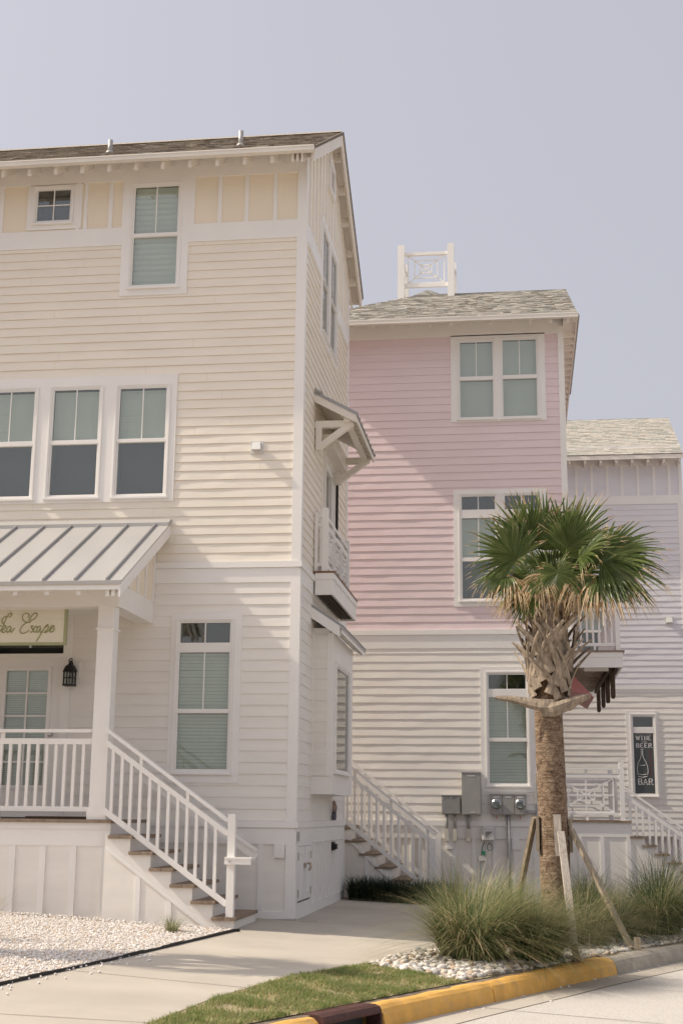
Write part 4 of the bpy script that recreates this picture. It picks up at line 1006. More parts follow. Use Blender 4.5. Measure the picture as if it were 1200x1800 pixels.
# ================================================================== things on the yellow house
c = upx(FF, 130, 1160); L0 = FF.p(c[0], 0, 0)
zb_, zt_ = upx(FF, 130, 1206)[1], upx(FF, 130, 1158)[1]
t = thing("wall_lantern", "black metal lantern beside the glazed front door on the white porch wall", "lantern", (c[0], YF, zb_))
q = MB(); q.fb(FF, c[0]-.06, c[0]+.10, zt_-.25, zt_-.06, .0, .022); q.build("mounting_block", trimw, t)
q = MB(); n0 = .13; cz = zb_
for sx in (-1, 1):
    for sn in (-1, 1): q.fb(FF, c[0]+sx*.062-.008, c[0]+sx*.062+.008, cz+.01, cz+.19, n0+sn*.062-.008, n0+sn*.062+.008)
q.fb(FF, c[0]-.075, c[0]+.075, cz-.012, cz+.012, n0-.075, n0+.075); q.fb(FF, c[0]-.071, c[0]+.071, cz+.10, cz+.107, n0-.071, n0+.071)
for sx in (-1, 1): q.fb(FF, c[0]+sx*.02-.004, c[0]+sx*.02+.004, cz+.01, cz+.19, n0+.062, n0+.069)
q.build("cage", black, t)
q = MB(); q.tube([FF.p(c[0], cz+.185, n0), FF.p(c[0], cz+.20, n0), FF.p(c[0], cz+.255, n0), FF.p(c[0], cz+.29, n0), FF.p(c[0], cz+.31, n0)], [.105, .10, .075, .03, .02], 8); q.build("cap", black, t)
q = MB(); q.tube([FF.p(c[0], cz+.31, n0)+Vector((math.cos(a)*.0, 0, 0))+FF.n*(.026*math.cos(a)-.026*0)+Vector((.022*math.sin(a), 0, .03-.03*math.cos(a))) for a in [i*.5236 for i in range(13)]], .008, 6); q.tube([FF.p(c[0], zt_-.10, .02), FF.p(c[0], zt_-.04, .07), FF.p(c[0], cz+.33, n0)], .011, 8); q.build("arm", black, t)
q = MB(); rect = (.055, ); q.fb(FF, c[0]-.056, c[0]+.056, cz+.012, cz+.185, n0-.056, n0+.056); q.build("glass", paned, t)
c = upx(FF, 142, 1075); t = thing("porch_camera", "small white square box with a round dark lens high on the porch wall", "camera", (c[0], YF, c[1]))
q = MB(); q.fb(FF, c[0]-.055, c[0]+.055, c[1]-.06, c[1]+.06, .0, .04); q.fb(FF, c[0]-.062, c[0]+.062, c[1]+.06, c[1]+.068, .0, .05); q.build("housing", trimw, t)
q = MB(); q.tube([FF.p(c[0], c[1], .04), FF.p(c[0], c[1], .052)], .042, 16); q.build("ring", oldwood, t)
q = MB(); q.tube([FF.p(c[0], c[1], .052), FF.p(c[0], c[1], .058)], .026, 16); q.build("lens", black, t)
# hanging sign
SYY = 16.78; FSg = Frame((0, SYY, 0), (1, 0, 0), (0, -1, 0))
r_ = rpx(FSg, -125, 1064, 117, 1134); t = thing("hanging_sign", "cream sign with green script lettering hanging under the porch beam", "sign", ((r_[0]+r_[2])/2, SYY, r_[1]))
signc = mat("sign_cream", (.84, .80, .68), .55, .03, 3, .15, 40, (1, 1, 10)); signg = mat("sign_green", (.42, .44, .26), .5, .06, 5); signt = mat("sign_lettering", (.34, .34, .15), .45, .08, 6)
q = MB(); q.fb(FSg, r_[0]+.03, r_[2]-.03, r_[1]+.03, r_[3]-.02, -.05, -.008); q.build("board", signc, t)
q = MB(); rect_ring(q, FSg, r_, (r_[0]+.032, r_[1]+.032, r_[2]-.032, r_[3]-.022), -.06, .0); q.build("border", signg, t)
q = MB()
for x in (r_[0]+.3, r_[2]-.25): q.tube([(x, SYY+.03, r_[3]-.01), (x, SYY+.03, 4.03)], .006, 6)
q.build("hanger", black, t)
strokes = [
 [(120, 268), (152, 240), (158, 212), (132, 212), (98, 256), (66, 322), (44, 380), (8, 440), (-36, 474), (-72, 466), (-70, 430), (-30, 392), (20, 372)], [(98, 256), (60, 262), (30, 300), (34, 340), (58, 352)],
 [(22, 440), (50, 424), (78, 398), (80, 378), (60, 376), (36, 402), (26, 440), (40, 464), (68, 456), (96, 430)],
 [(148, 388), (118, 384), (92, 430), (96, 460), (122, 450), (152, 396), (142, 440), (156, 462), (196, 404)],
 [(372, 266), (386, 232), (345, 208), (306, 236), (302, 288), (336, 324), (378, 330), (410, 324), (350, 336), (292, 384), (265, 440), (290, 475), (340, 466), (372, 446), (384, 432)],
 [(380, 308), (398, 276), (440, 226), (480, 207), (493, 238), (452, 288), (402, 306)],
 [(440, 384), (424, 374), (414, 392), (426, 412), (438, 434), (424, 458), (398, 452)], [(492, 398), (484, 384), (464, 390), (446, 420), (448, 450), (466, 460), (492, 436)],
 [(542, 386), (508, 390), (486, 438), (500, 462), (540, 402), (530, 448), (546, 462), (590, 404)],
 [(642, 354), (606, 378), (562, 450), (520, 520), (480, 580)], [(590, 404), (626, 376), (640, 396), (616, 440), (582, 460), (610, 462), (650, 434)],
 [(650, 434), (698, 404), (716, 382), (692, 375), (662, 408), (664, 454), (700, 450), (726, 408)]]
def smooth_pts(p, k=4):
    out = []; n = len(p)
    for i in range(n-1):
        a, b, c, d = [Vector(p[max(0, min(n-1, j))]) for j in (i-1, i, i+1, i+2)]
        for s in range(k):
            u = s/k; out.append(.5*((2*b)+(c-a)*u+(2*a-5*b+4*c-d)*u*u+(3*b-a-3*c+d)*u**3))
    return out+[Vector(p[-1])]
q = MB()
for s in strokes: q.tube([FSg.p(*upx(FSg, v.x/7.5, 1050+v.y/7.5), -.004) for v in smooth_pts(s)], .0078, 6)
q.build("lettering", signt, t)
t = tag(MB().box(-6.45, -5.62, 17.3, 17.85, 1.262, 1.29).build("doormat", mat("doormat_brown", (.13, .085, .055), .95, .3, 30, .5, 200)), "flat brown doormat in front of the glazed porch door", "doormat")
t = thing("garden_pouch", "small pink and blue cloth pouch standing on the ledge under the bay window", "pouch", (XC+.03, 21.35, 1.262))
pk = mat("pouch_pink", (.40, .29, .245), .8, .3, 20); pb = mat("pouch_blue", (.13, .125, .165), .8, .4, 25)
q = MB(); q.tube([(XC+.055, 21.35, 1.262), (XC+.057, 21.35, 1.30), (XC+.06, 21.35, 1.40)], [.032, .04, .036], 10); q.build("base", pb, t, True)
q = MB(); q.tube([(XC+.06, 21.35, 1.40), (XC+.07, 21.35, 1.46), (XC+.055, 21.35, 1.54), (XC+.05, 21.35, 1.56)], [.037, .04, .026, .012], 10); q.build("top", pk, t, True)

# ================================================================== pink house
PYF, PXL, PXR, PXL2, PYB = 25.2, -4.55, .93, .30, 32.9
FP1 = Frame((0, PYF, 0), (1, 0, 0), (0, -1, 0))
P = thing("pink_house", "pink clapboard house with hipped roof and white roof lookout, white ground floor", "house", (-1.8, 27, 0))
W = []
def addp(lites, casing=None, **kw): un, cs, L = winpx(P, FP1, lites, casing, .06); W.append((FP1, un, cs, L, kw)); return un
a1 = addp([(808, 602, 865, 662, 2, 1, .060, .018), (809, 669, 866, 733, 1, 1, .060, .004)])
a2 = addp([(883, 598, 941, 659, 2, 1, .060, .018), (884, 666, 943, 731, 1, 1, .060, .004)])
b1 = addp([(811, 873, 868, 896, 2, 1, 0, .016), (812, 911, 870, 980, 2, 1, .055, .018), (813, 987, 871, 1052, 1, 1, 0, .004)])
b2 = addp([(887, 871, 945, 895, 2, 1, 0, .016), (888, 910, 946, 979, 2, 1, .055, .018), (889, 986, 947, 1051, 1, 1, 0, .004)])
addp([(858, 1186, 922, 1211, 2, 1, 0, .016), (859, 1226, 924, 1297, 2, 1, .055, .018), (861, 1304, 925, 1377, 1, 1, .055, .004)], (844, 1172, 940, 1392))
ph = [(q[1][0]+.02, q[1][1]+.02, q[1][2]-.02, q[1][3]-.02) for q in W]
for k, (F, un, cs, L, kw) in enumerate(W): window(P, F, un, L, cs, sd=50+k*5, **kw)
mb = MB()
for (l, r, cp) in ((a1, a2, (792, 588, 958, 741)), (b1, b2, (797, 860, 962, 1066))):
    c = rpx(FP1, *cp)
    rect_ring(mb, FP1, c, (l[0], l[1], r[2], l[3]), -.01, .022); mb.fb(FP1, l[2], r[0], l[1], l[3], -.01, .0225)
    mb.fb(FP1, r[0], r[2], r[3], l[3], -.01, .021); mb.fb(FP1, r[0], r[2], l[1], r[1], -.01, .021) if r[1] > l[1] else None
mb.build("window_casing", trimw, P)
mb = MB(); siding(mb, FP1, PXL+.1, PXR-.10, 4.759, 10.57, .1527, ph, .0115, 21); mb.build("upper_siding", [pink, pink], P)
mb = MB(); siding(mb, FP1, PXL+.1, PXL2, 1.262, 4.41, .1527, ph, .0115, 22); mb.build("lower_siding", [white, white], P)
mb = MB(); mb.box(PXL, PXR-.002, PYB-.05, PYB, 4.4, 10.9); mb.box(PXL, PXL+.05, PYF, PYB-.051, 0, 10.9); mb.box(PXR-.05, PXR-.001, PYF+.01, PYB-.051, 4.43, 10.9)
mb.box(PXL+.06, PXR-.06, PYF+.37, PYF+.41, 4.5, 10.7); mb.build("side_wall", pink, P)
mb = MB(); mb.box(PXL2-.04, PXL2, PYF+.01, PYB, 0, 4.40); mb.box(PXL2+.001, PXR-.003, PYF+.01, PYB-.06, 4.40, 4.425); mb.box(PXL+.06, PXL2-.05, PYF+.37, PYF+.41, .1, 4.4); mb.build("lower_side_wall", white, P)
mb = MB()
for z0, z1, pr, xr in ((4.41, 4.662, .02, PXR), (4.664, 4.757, .04, PXR), (.945, 1.165, .02, PXL2), (1.166, 1.26, .042, PXL2), (10.57, 10.96, .022, PXR)): mb.fb(FP1, PXL, xr+.01, z0, z1, -.01, pr)
mb.build("trim_band", trimw, P)
mb = MB()
mb.fb(FP1, PXR-.103, PXR+.012, 4.758, 10.569, -.01, .024); mb.fb(FP1, PXL, PXL+.1, 1.26, 10.569, -.01, .024); mb.fb(FP1, PXL2-.09, PXL2+.012, 1.261, 4.409, -.01, .024); mb.build("corner_board", trimw, P)
mb = MB(); mb.face([FP1.p(PXL, -.2, 0), FP1.p(PXL2, -.2, 0), FP1.p(PXL2, .946, 0), FP1.p(PXL, .946, 0)]); mb.build("skirt_panel", white, P)
mb = MB(); x = PXL2-.1
while x > PXL: mb.fb(FP1, x-.035, x+.035, -.2, .944, 0, .02); x -= .37
for px in (791, 906): X = upx(FP1, px, 1490)[0]; mb.fb(FP1, X-.065, X+.065, .76, .943, 0, .04)
mb.build("skirt_batten", trimw, P)
# roof
ey, ez, ry, rz, xr = 24.70, 10.79, 29.0, 13.0, 1.19
vs = math.hypot(ry-ey, rz-ez); V = Vector((0, ry-ey, rz-ez)).normalized(); xl = -4.80
mb = MB(); shingles(mb, (0, ey-.03, ez), (1, 0, 0), V, vs, lambda t: (xl+2.7*min(t/vs, 1), xr-.03*t/vs), 31, .15, .135)
pr_ = mb.build("roof", SH2, P)
mb = MB()
top = [(xl+2.7, ry, rz-.02), (xr-.03, ry, rz-.02)]
mb.face([(xl, ey, ez-.03), (xr, ey, ez-.03), top[1], top[0]]); mb.face([(xl, ey, ez-.03), top[0], (xl, 33.3, ez-.03)]); mb.face([(xl, 33.3, ez-.03), top[0], top[1], (xr, 33.3, ez-.03)]); mb.face([(xr, ey, ez-.03), (xr, 33.3, ez-.03), top[1]])
mb.build("roof_deck", SH2[2], pr_)
mb = MB(); mb.box(xl, xr+.02, ey-.09, ey+.0, ez-.105, ez-.02); mb.box(xl, xr+.02, ey-.096, ey-.0905, ez-.04, ez-.015); mb.build("gutter", gutterm, pr_)
mb = MB(); k_ = .52*.5; mb.hexa([(xl, ey+.002, ez-.08), (PXR, ey+.002, ez-.08), (PXR, PYF, ez-.08+k_), (xl, PYF, ez-.08+k_), (xl, ey+.002, ez-.05), (PXR, ey+.002, ez-.05), (PXR, PYF, ez-.05+k_), (xl, PYF, ez-.05+k_)]); mb.box(PXR+.001, xr-.02, ey+.002, PYF, ez-.10, ez-.06); mb.box(PXR+.001, xr-.02, PYF+.001, 33.2, ez-.10, ez-.06); mb.box(xr-.019, xr+.01, ey+.001, 33.3, ez-.15, ez-.031); mb.build("soffit", offw, P)
mb = MB(); y = ey+.02
while y < 29.7: mb.beam((xr+.012, y, ez-.02), (xr+.03, y+.12, ez-.03), .05, .025); y += .14
mb.build("roof_edge", SH1[0], pr_)
x = xr-.3
for x in [xr-.05, xr-.18]+[xr-.5-.385*i for i in range(13)]:
    t = MB(); t.hexa([(x-.025, ey+.02, ez-.17), (x+.025, ey+.02, ez-.17), (x+.025, PYF, ez-.17+k_), (x-.025, PYF, ez-.17+k_), (x-.025, ey+.02, ez-.075), (x+.025, ey+.02, ez-.075), (x+.025, PYF, ez-.075+k_), (x-.025, PYF, ez-.075+k_)]); t.build("rafter_tail", offw, P)
for i in range(15):
    y = 25.5+.40*i; t = MB(); t.box(PXR+.001, xr-.03, y-.025, y+.025, ez-.20, ez-.101); t.build("rafter_tail", offw, P)
# roof lookout
wy = 28.55; A = atY(705, 475, wy).x; B = atY(792, 475, wy).x; zt = atY(750, 431, wy).z; zb = 12.55; dy = B-A; hw = .075
wk = MB()
def lpost(x, y):
    t = MB(); t.box(x-hw, x+hw, y-hw, y+hw, zb-.25, zt); return t
wm = lpost(A, wy).build("roof_lookout", trimw, P)
for x, y in ((B, wy), (A, wy+dy), (B, wy+dy)): lpost(x, y).build("lookout_post", trimw, wm)
z1_, z0_ = atY(750, 444, wy).z, atY(750, 505, wy).z
for k, (Pf, a, b) in enumerate(((lambda u, v, d=0: Vector((u, wy+d, v)), A, B), (lambda u, v, d=0: Vector((A+d, u, v)), wy, wy+dy), (lambda u, v, d=0: Vector((B+d, u, v)), wy, wy+dy))):
    t = MB(); a += hw; b -= hw; t.beam(Pf(a, z1_-.03), Pf(b, z1_-.03), .08, .07); t.beam(Pf(a, z0_+.05), Pf(b, z0_+.05), .05, .10)
    L0, L1, M0, M1 = a+.07, b-.07, z0_+.10, z1_-.06; cu, cv = (L0+L1)/2, (M0+M1)/2
    for kk in (.98, .62, .30):
        hu, hv = (L1-L0)/2*kk, (M1-M0)/2*kk
        for q in ((cu-hu, cv-hv, cu+hu, cv-hv), (cu-hu, cv+hv, cu+hu, cv+hv), (cu-hu, cv-hv, cu-hu, cv+hv), (cu+hu, cv-hv, cu+hu, cv+hv)): t.beam(Pf(q[0], q[1], .002*kk), Pf(q[2], q[3], .002*kk), .022, .026)
    t.beam(Pf(L0, M0, .004), Pf(L1, M1, .004), .022, .026); t.beam(Pf(L0, M1, .006), Pf(L1, M0, .006), .022, .026)
    t.build("lookout_panel", trimw, wm)
mb = MB(); px = (A+B)/2
mb.face([(A-.1, wy+.1, 12.72), (B+.1, wy+.1, 12.72), (px, wy+dy/2, 13.18)]); mb.face([(A-.1, wy+dy+.1, 12.72), (px, wy+dy/2, 13.18), (A-.1, wy+.1, 12.72)]); mb.face([(B+.1, wy+.1, 12.72), (B+.1, wy+dy+.1, 12.72), (px, wy+dy/2, 13.18)])
mb.build("lookout_cap", SH2[3], wm)
# steps in front of the pink house
Ys = 23.35; N = 6; r0, rise, run = -3.32, .213, .272
stt = MB(); zt0 = 1.35
FQ = Frame((0, Ys+.01, 0), (1, 0, 0), (0, -1, 0)); FQ2 = Frame((0, 25.1, 0), (1, 0, 0), (0, -1, 0))
for i in range(N):
    for F in (FQ, FQ2): stt.fb(F, r0+i*run, r0+(i+1)*run, -.2, zt0-rise*(i+1)-.04, -.03, 0)
s2 = stt.build("staircase", white, P)
for i in range(N):
    z = zt0-rise*(i+1); t = MB(); t.box(r0+i*run-.01, r0+(i+1)*run+.035, Ys-.02, 25.12, z-.038, z); t.build("tread", decking, s2)
    t = MB(); t.box(r0+(i+1)*run-.012, r0+(i+1)*run+.004, Ys+.012, 25.08, z-rise, z-.039); t.build("riser", white, s2)
t = MB(); t.box(-6.5, r0+.02, Ys-.02, 25.15, zt0-.04, zt0); t.build("landing", decking, P)
t = MB(); t.box(-6.5, r0, Ys, Ys+.03, -.2, zt0-.041); t.build("landing_skirt", white, P)
t = MB(); a = atY(605, 1467, Ys); b = atY(700, 1560, Ys); t.beam((a.x, Ys-.004, a.z), (b.x+.12, Ys-.004, b.z-.11), .022, .045); X = atY(644, 1520, Ys).x; t.box(X-.03, X+.03, Ys-.008, Ys+.009, -.2, a.z-(X-a.x)*.80); t.build("stringer_trim", trimw, s2)
a = atY(618, 1347, Ys+.05); b = atY(765, 1466, Ys+.05); sp = (a.z-b.z)/(b.x-a.x)
for yy in (Ys+.05, 24.95): railing_stair(P, a.x-.42, b.x, yy, a.z+.42*sp, sp, .16, 1.0, .125)
for yy in (Ys+.05, 24.95):
    t = MB(); t.box(b.x-.10, b.x, yy-.05, yy+.05, -.15, b.z-.08); t.build("newel_post", trimw, P)
# upper balcony on the side of the pink house
y0, y1, x1 = 26.5, 32.6, 1.95; z1 = 4.48
t = MB(); t.box(PXR+.002, x1+.04, y0-.03, y1, z1-.005, z1+.03); bl = t.build("balcony", decking, P)
t = MB(); t.box(PXR+.002, x1, y0, y0+.035, z1-.30, z1-.10); t.box(PXR+.002, x1+.01, y0-.012, y0+.035, z1-.099, z1-.006); t.box(PXR+.3, x1-.25, y0+.4, y0+.435, z1-.33, z1-.1); t.box(x1-.04, x1-.001, y0+.036, y1, z1-.30, z1-.01); t.build("balcony_fascia", trimw, bl)
for i in range(10):
    y = y0+.8+.6*i; t = MB(); t.box(PXR+.002, x1-.25, y-.02, y+.02, z1-.22, z1-.045); t.build("balcony_joist", palewood, bl)
t = MB(); t.box(x1-.24, x1-.18, y0+.436, y1, z1-.27, z1-.045); t.build("balcony_beam", darkwood, bl)
t = MB(); x = PXR+.02
while x < x1-.05: t.box(x, x+.12, y0+.04, y1-.02, z1-.044, z1-.02); x += .14
t.build("balcony_planks", oldwood, bl)
for px, py, zb2, pt in ((1077, 1228, 0, 0), (1068, 1236, 0, 0), (1060, 1244, 0, 0), (1052, 1252, 0, 0)):
    p = atX(px, py, 1.82); t = MB(); t.box(1.82-.045, 1.82+.045, p.y-.045, p.y+.045, p.z+.03, z1-.05); t.box(1.82-.032, 1.82+.032, p.y-.032, p.y+.032, p.z, p.z+.03); t.build("post_end", darkwood, bl)
t = MB(); t.box(x1-.12, x1-.03, y0+.01, y0+.10, z1+.03, 5.62); t.box(x1-.12, x1-.03, y1-.1, y1-.01, z1+.03, 5.62); t.build("balcony_post", trimw, bl)
rl = railing_flat(P, (PXR+.05, y0+.055), (x1-.12, y0+.055), 5.50, 5.36, 4.66, z1+.03, .118, "balcony_railing", (.45,))
railing_flat(P, (x1-.075, y0+.10), (x1-.075, y1-.1), 5.50, 5.36, 4.66, z1+.03, .118, "balcony_railing")
mb = MB(); mb.hexa([(PXL2+.002, 27.2, 3.98), (1.42, 27.2, 3.66), (1.42, 30.2, 3.66), (PXL2+.002, 30.2, 4.3)]+[(PXL2+.002, 27.2, 4.30), (1.0, 27.2, 4.13), (1.36, 30.2, 3.74), (PXL2+.002, 30.2, 4.33)])
salmon = mat("salmon_awning", (.50, .20, .20), .5, .06, 4); mb.build("door_awning", salmon, P)
# ================================================================== lavender house
LY = 34.8; FL = Frame((0, LY, 0), (1, 0, 0), (0, -1, 0)); lx0, lx1 = -3.0, upx(FL, 1196, 850)[0]
Lh = thing("lavender_house", "lavender clapboard house with grey shingle gable roof behind the palm", "house", (1, 36, 0))
zz = {k: upx(FL, 1100, v)[1] for k, v in dict(eave=801, fr=819, bt=872, bb=887, mb0=1205, mb1=1212).items()}
W = []
un, cs, L = winpx(Lh, FL, [(1112, 1260, 1144, 1278, 1, 1, 0, .016), (1114, 1289, 1149, 1395, 1, 1, 0, .012)], (1101, 1249, 1156, 1401), .075); W.append((un, cs, L))
un, cs, L = winpx(Lh, FL, [(1014, 1062, 1058, 1108, 1, 1, .055, .018), (1014, 1112, 1058, 1150, 1, 1, 0, .004)], (1004, 1050, 1066, 1160), .06); W.append((un, cs, L))
lh = [(q[0][0]+.02, q[0][1]+.02, q[0][2]-.02, q[0][3]-.02) for q in W]
wl = [window(Lh, FL, un, L, cs, paned, sd=90) for un, cs, L in W]
mb = MB(); siding(mb, FL, lx0, lx1-.12, zz['mb1'], zz['bb'], .150, lh, .0115, 41); mb.build("upper_siding", [lav, lav], Lh)
mb = MB(); siding(mb, FL, lx0, lx1-.12, .9, zz['mb0']-.18, .150, lh, .0115, 42); mb.build("lower_siding", [white, white], Lh)
mb = MB(); mb.fb(FL, lx0, lx1+.02, zz['bb'], zz['bt'], -.01, .022); mb.fb(FL, lx0, lx1+.03, zz['mb0'], zz['mb1'], -.01, .035); mb.fb(FL, lx0, lx1+.02, zz['mb0']-.18, zz['mb0'], -.01, .02); mb.fb(FL, lx0, lx1+.02, zz['fr'], zz['eave']+.25, -.01, .022); mb.build("trim_band", trimw, Lh)
mb = MB(); mb.fb(FL, lx1-.12, lx1+.02, .2, zz['mb0']-.18, -.01, .024); mb.fb(FL, lx1-.12, lx1+.02, zz['mb1'], zz['bb'], -.01, .024); mb.fb(FL, lx1-.06, lx1+.02, zz['bt'], zz['fr'], -.01, .024); mb.build("corner_board", trimw, Lh)
mb = MB(); mb.face([FL.p(lx0, zz['bt'], .003), FL.p(lx1, zz['bt'], .003), FL.p(lx1, zz['fr'], .003), FL.p(lx0, zz['fr'], .003)]); mb.build("batten_panel", lav, Lh)
mb = MB()
for px in (1012, 1039, 1066, 1092, 1120, 1148, 1175): X = upx(FL, px, 845)[0]; mb.fb(FL, X-.035, X+.035, zz['bt'], zz['fr'], 0, .02)
mb.build("batten", trimw, Lh)
mb = MB(); mb.box(lx1-.05, lx1, LY+.01, LY+5, 0, 10.6); mb.box(lx0, lx1-.06, LY+4.95, LY+5, 0, 10.6); mb.box(lx0, lx0+.05, LY+.01, LY+4.9, 0, 10.6); mb.box(lx0+.06, lx1-.06, LY+.36, LY+.4, .1, 10.5); mb.build("side_wall", lav, Lh)
le = LY-.45; ez = atY(1100, 799, le).z; rx = atY(1199, 798, le).x; ryy = LY+2.4; rp = atY(1182, 735, ryy); rz = rp.z
V = Vector((0, ryy-le, rz-ez)).normalized(); vs = (Vector((0, ryy-le, rz-ez))).length
mb = MB(); shingles(mb, (0, le-.03, ez), (1, 0, 0), V, vs, lambda t: (lx0, rx+.0*t), 51, .16, .14); rf = mb.build("roof", SH2, Lh)
mb = MB(); mb.hexa([(lx0, le, ez-.09), (rx, le, ez-.09), (rx, ryy, rz-.09), (lx0, ryy, rz-.09), (lx0, le, ez-.012), (rx, le, ez-.012), (rx, ryy, rz-.012), (lx0, ryy, rz-.012)]); mb.face([(lx0, ryy, rz-.02), (rx, ryy, rz-.02), (rx, 2*ryy-le, ez), (lx0, 2*ryy-le, ez)]); mb.box(lx0, rx, le-.03, le-.001, ez-.13, ez-.02); mb.build("soffit", offw, rf)
for i in range(12):
    x = upx(FL, 1190, 810)[0]-i*.40; t = MB(); t.box(x-.03, x+.03, le+.01, LY, ez-.21, ez-.091); t.build("rafter_tail", offw, Lh)
c = upx(FL, 1175, 1091); hood(Lh, FL, c[0], c[1], .21)
# wine and beer panel behind the window
FW = Frame((0, LY-.001, 0), (1, 0, 0), (0, -1, 0)); g = W[0][2][1][0]
bn = thing("window_banner", "dark window banner with white WINE BEER BAR lettering and bottle outline", "banner", ((g[0]+g[2])/2, LY, g[1]))
t = MB(); t.fb(FL, g[0]+.001, g[2]-.001, g[1]+.001, g[3]-.001, -.0045, -.003); t.build("sheet", mat("banner_sheet", (.075, .088, .09), .4, .05), bn)
cw = mat("banner_white", (.72, .70, .68), .5, .03); crd = mat("banner_red", (.20, .05, .06), .5)
gw_, gh_ = g[2]-g[0], g[3]-g[1]
def U(x): return g[0]+gw_*x
def Vv(y): return g[3]-gh_*y
GL = {'W': [(0, 0, .25, 1), (.25, 1, .5, .15), (.5, .15, .75, 1), (.75, 1, 1, 0)], 'I': [(.5, 0, .5, 1)], 'N': [(.12, 0, .12, 1), (.12, 0, .88, 1), (.88, 1, .88, 0)], 'E': [(.15, 0, .15, 1), (.15, 0, .9, 0), (.15, .5, .7, .5), (.15, 1, .9, 1)], 'B': [(.15, 0, .15, 1), (.15, 0, .7, 0), (.7, 0, .85, .25), (.85, .25, .7, .48), (.7, .48, .15, .48), (.7, .48, .92, .74), (.92, .74, .7, 1), (.7, 1, .15, 1)], 'R': [(.15, 0, .15, 1), (.15, 0, .72, 0), (.72, 0, .86, .25), (.86, .25, .7, .5), (.7, .5, .15, .5), (.5, .5, .95, 1)], 'A': [(.05, 1, .5, 0), (.5, 0, .95, 1), (.22, .66, .78, .66)], 'D': [(.15, 0, .15, 1), (.15, 0, .6, 0), (.6, 0, .9, .4), (.9, .4, .9, .6), (.9, .6, .6, 1), (.6, 1, .15, 1)], 'T': [(.5, 0, .5, 1), (.05, 0, .95, 0)], 'L': [(.15, 0, .15, 1), (.15, 1, .9, 1)]}
SER = {'W': [(0, 0), (1, 0)], 'I': [(.5, 0), (.5, 1)], 'N': [(.12, 0), (.12, 1), (.88, 0)], 'E': [], 'B': [], 'R': [(.15, 1), (.95, 1)], 'A': [(.05, 1), (.95, 1)], 'D': [], 'T': [(.5, 1)], 'L': []}
def word(mb, s, x0, x1, y0, y1, wk, ser=True):
    n = len(s); cwid = (x1-x0)/n; k = 0
    for i, ch in enumerate(s):
        a = x0+i*cwid+cwid*.08; wv = cwid*.84
        if ch == 'I': a += wv*.2; wv *= .6
        for (p, q, r, s_) in GL[ch]:
            th = wk*(1.5 if abs(p-r) < .3 else .75); k += 1
            A_ = FL.p(U(a+wv*p), Vv(y0+(y1-y0)*q), -.0015+.00005*k); B_ = FL.p(U(a+wv*r), Vv(y0+(y1-y0)*s_), -.0015+.00005*k); mb.beam(A_, B_, .0012, th, 0, up=(0, 0, 1) if abs(A_.x-B_.x) > .002 else (1, 0, 0))
        if ser:
            for (p, q) in SER[ch]: mb.beam(FL.p(U(a+wv*p)-wk*1.4, Vv(y0+(y1-y0)*q), -.001), FL.p(U(a+wv*p)+wk*1.4, Vv(y0+(y1-y0)*q), -.001), .0011, wk*.7)
for a_ in (("WINE", .12, .93, .046, .112, .016), ("BEER", .10, .93, .170, .238, .016), ("BAR", .13, .92, .755, .852, .020), ("ITALIAN", .06, .92, .017, .030, .006, False), ("AND", .36, .68, .136, .152, .006, False)):
    t = MB(); word(t, *a_); t.build("lettering", cw, bn)
def line(mb, pts, r, m=0):
    mb.tube([FL.p(U(x), Vv(y), -.0012) for x, y in pts], r, 5, m)
t = MB(); line(t, [(.36, .285), (.36, .36), (.33, .41), (.20, .49), (.15, .55), (.14, .62), (.17, .69)], .007); line(t, [(.44, .285), (.44, .36), (.47, .41), (.60, .49), (.66, .55), (.68, .62), (.65, .69)], .008); line(t, [(.32, .268), (.48, .268)], .007)
line(t, [(.25, .53), (.4, .537), (.55, .53)], .006); line(t, [(.22, .678), (.4, .69), (.58, .678)], .007); line(t, [(.18, .715), (.4, .733), (.62, .715)], .009); t.build("bottle_outline", cw, bn)
t = MB()
for i in range(6): y = .27+.075*i; t.fb(FL, U(.76), U(.90), Vv(y+.05), Vv(y+.04), -.0029, -.0015); t.fb(FL, U(.76), U(.79), Vv(y+.05), Vv(y), -.0029, -.0014); t.fb(FL, U(.84), U(.87), Vv(y+.045), Vv(y+.012), -.0029, -.0014)
t.build("red_lettering", crd, bn)
# ================================================================== side deck with fretwork
DY, dx0, dx1, dz = 25.22, PXL2+.002, 1.88, 1.29
D = thing("side_deck", "white side deck with fretwork railing and steps beside the pink house", "deck", (1.1, 27, 0))
t = MB(); t.box(dx0, dx1+.03, DY-.03, 30.2, dz-.036, dz); t.build("planks", decking, D)
t = MB(); t.box(dx0, dx1, DY, DY+.03, 1.0, dz-.037); t.box(dx1-.03, dx1-.001, DY+.031, 30.1, -.2, dz-.037); t.build("fascia", trimw, D)
t = MB(); t.box(dx0, dx1-.031, DY+.012, DY+.03, -.2, .999); t.build("skirt", white, D)
t = MB()
for x in (dx1-.035, 1.38, .98, .62): t.box(x-.035, x+.035, DY-.004, DY+.0115, -.2, .999)
t.build("skirt_batten", trimw, D)
def dpost(x, y, z=2.33):
    t = MB(); t.box(x-.042, x+.042, y-.042, y+.042, dz, z); t.build("post", trimw, D)
px0, px1 = .62, 1.765; dpost(px1, DY+.05); dpost(px1, 28.6); dpost(.42, DY+.05)
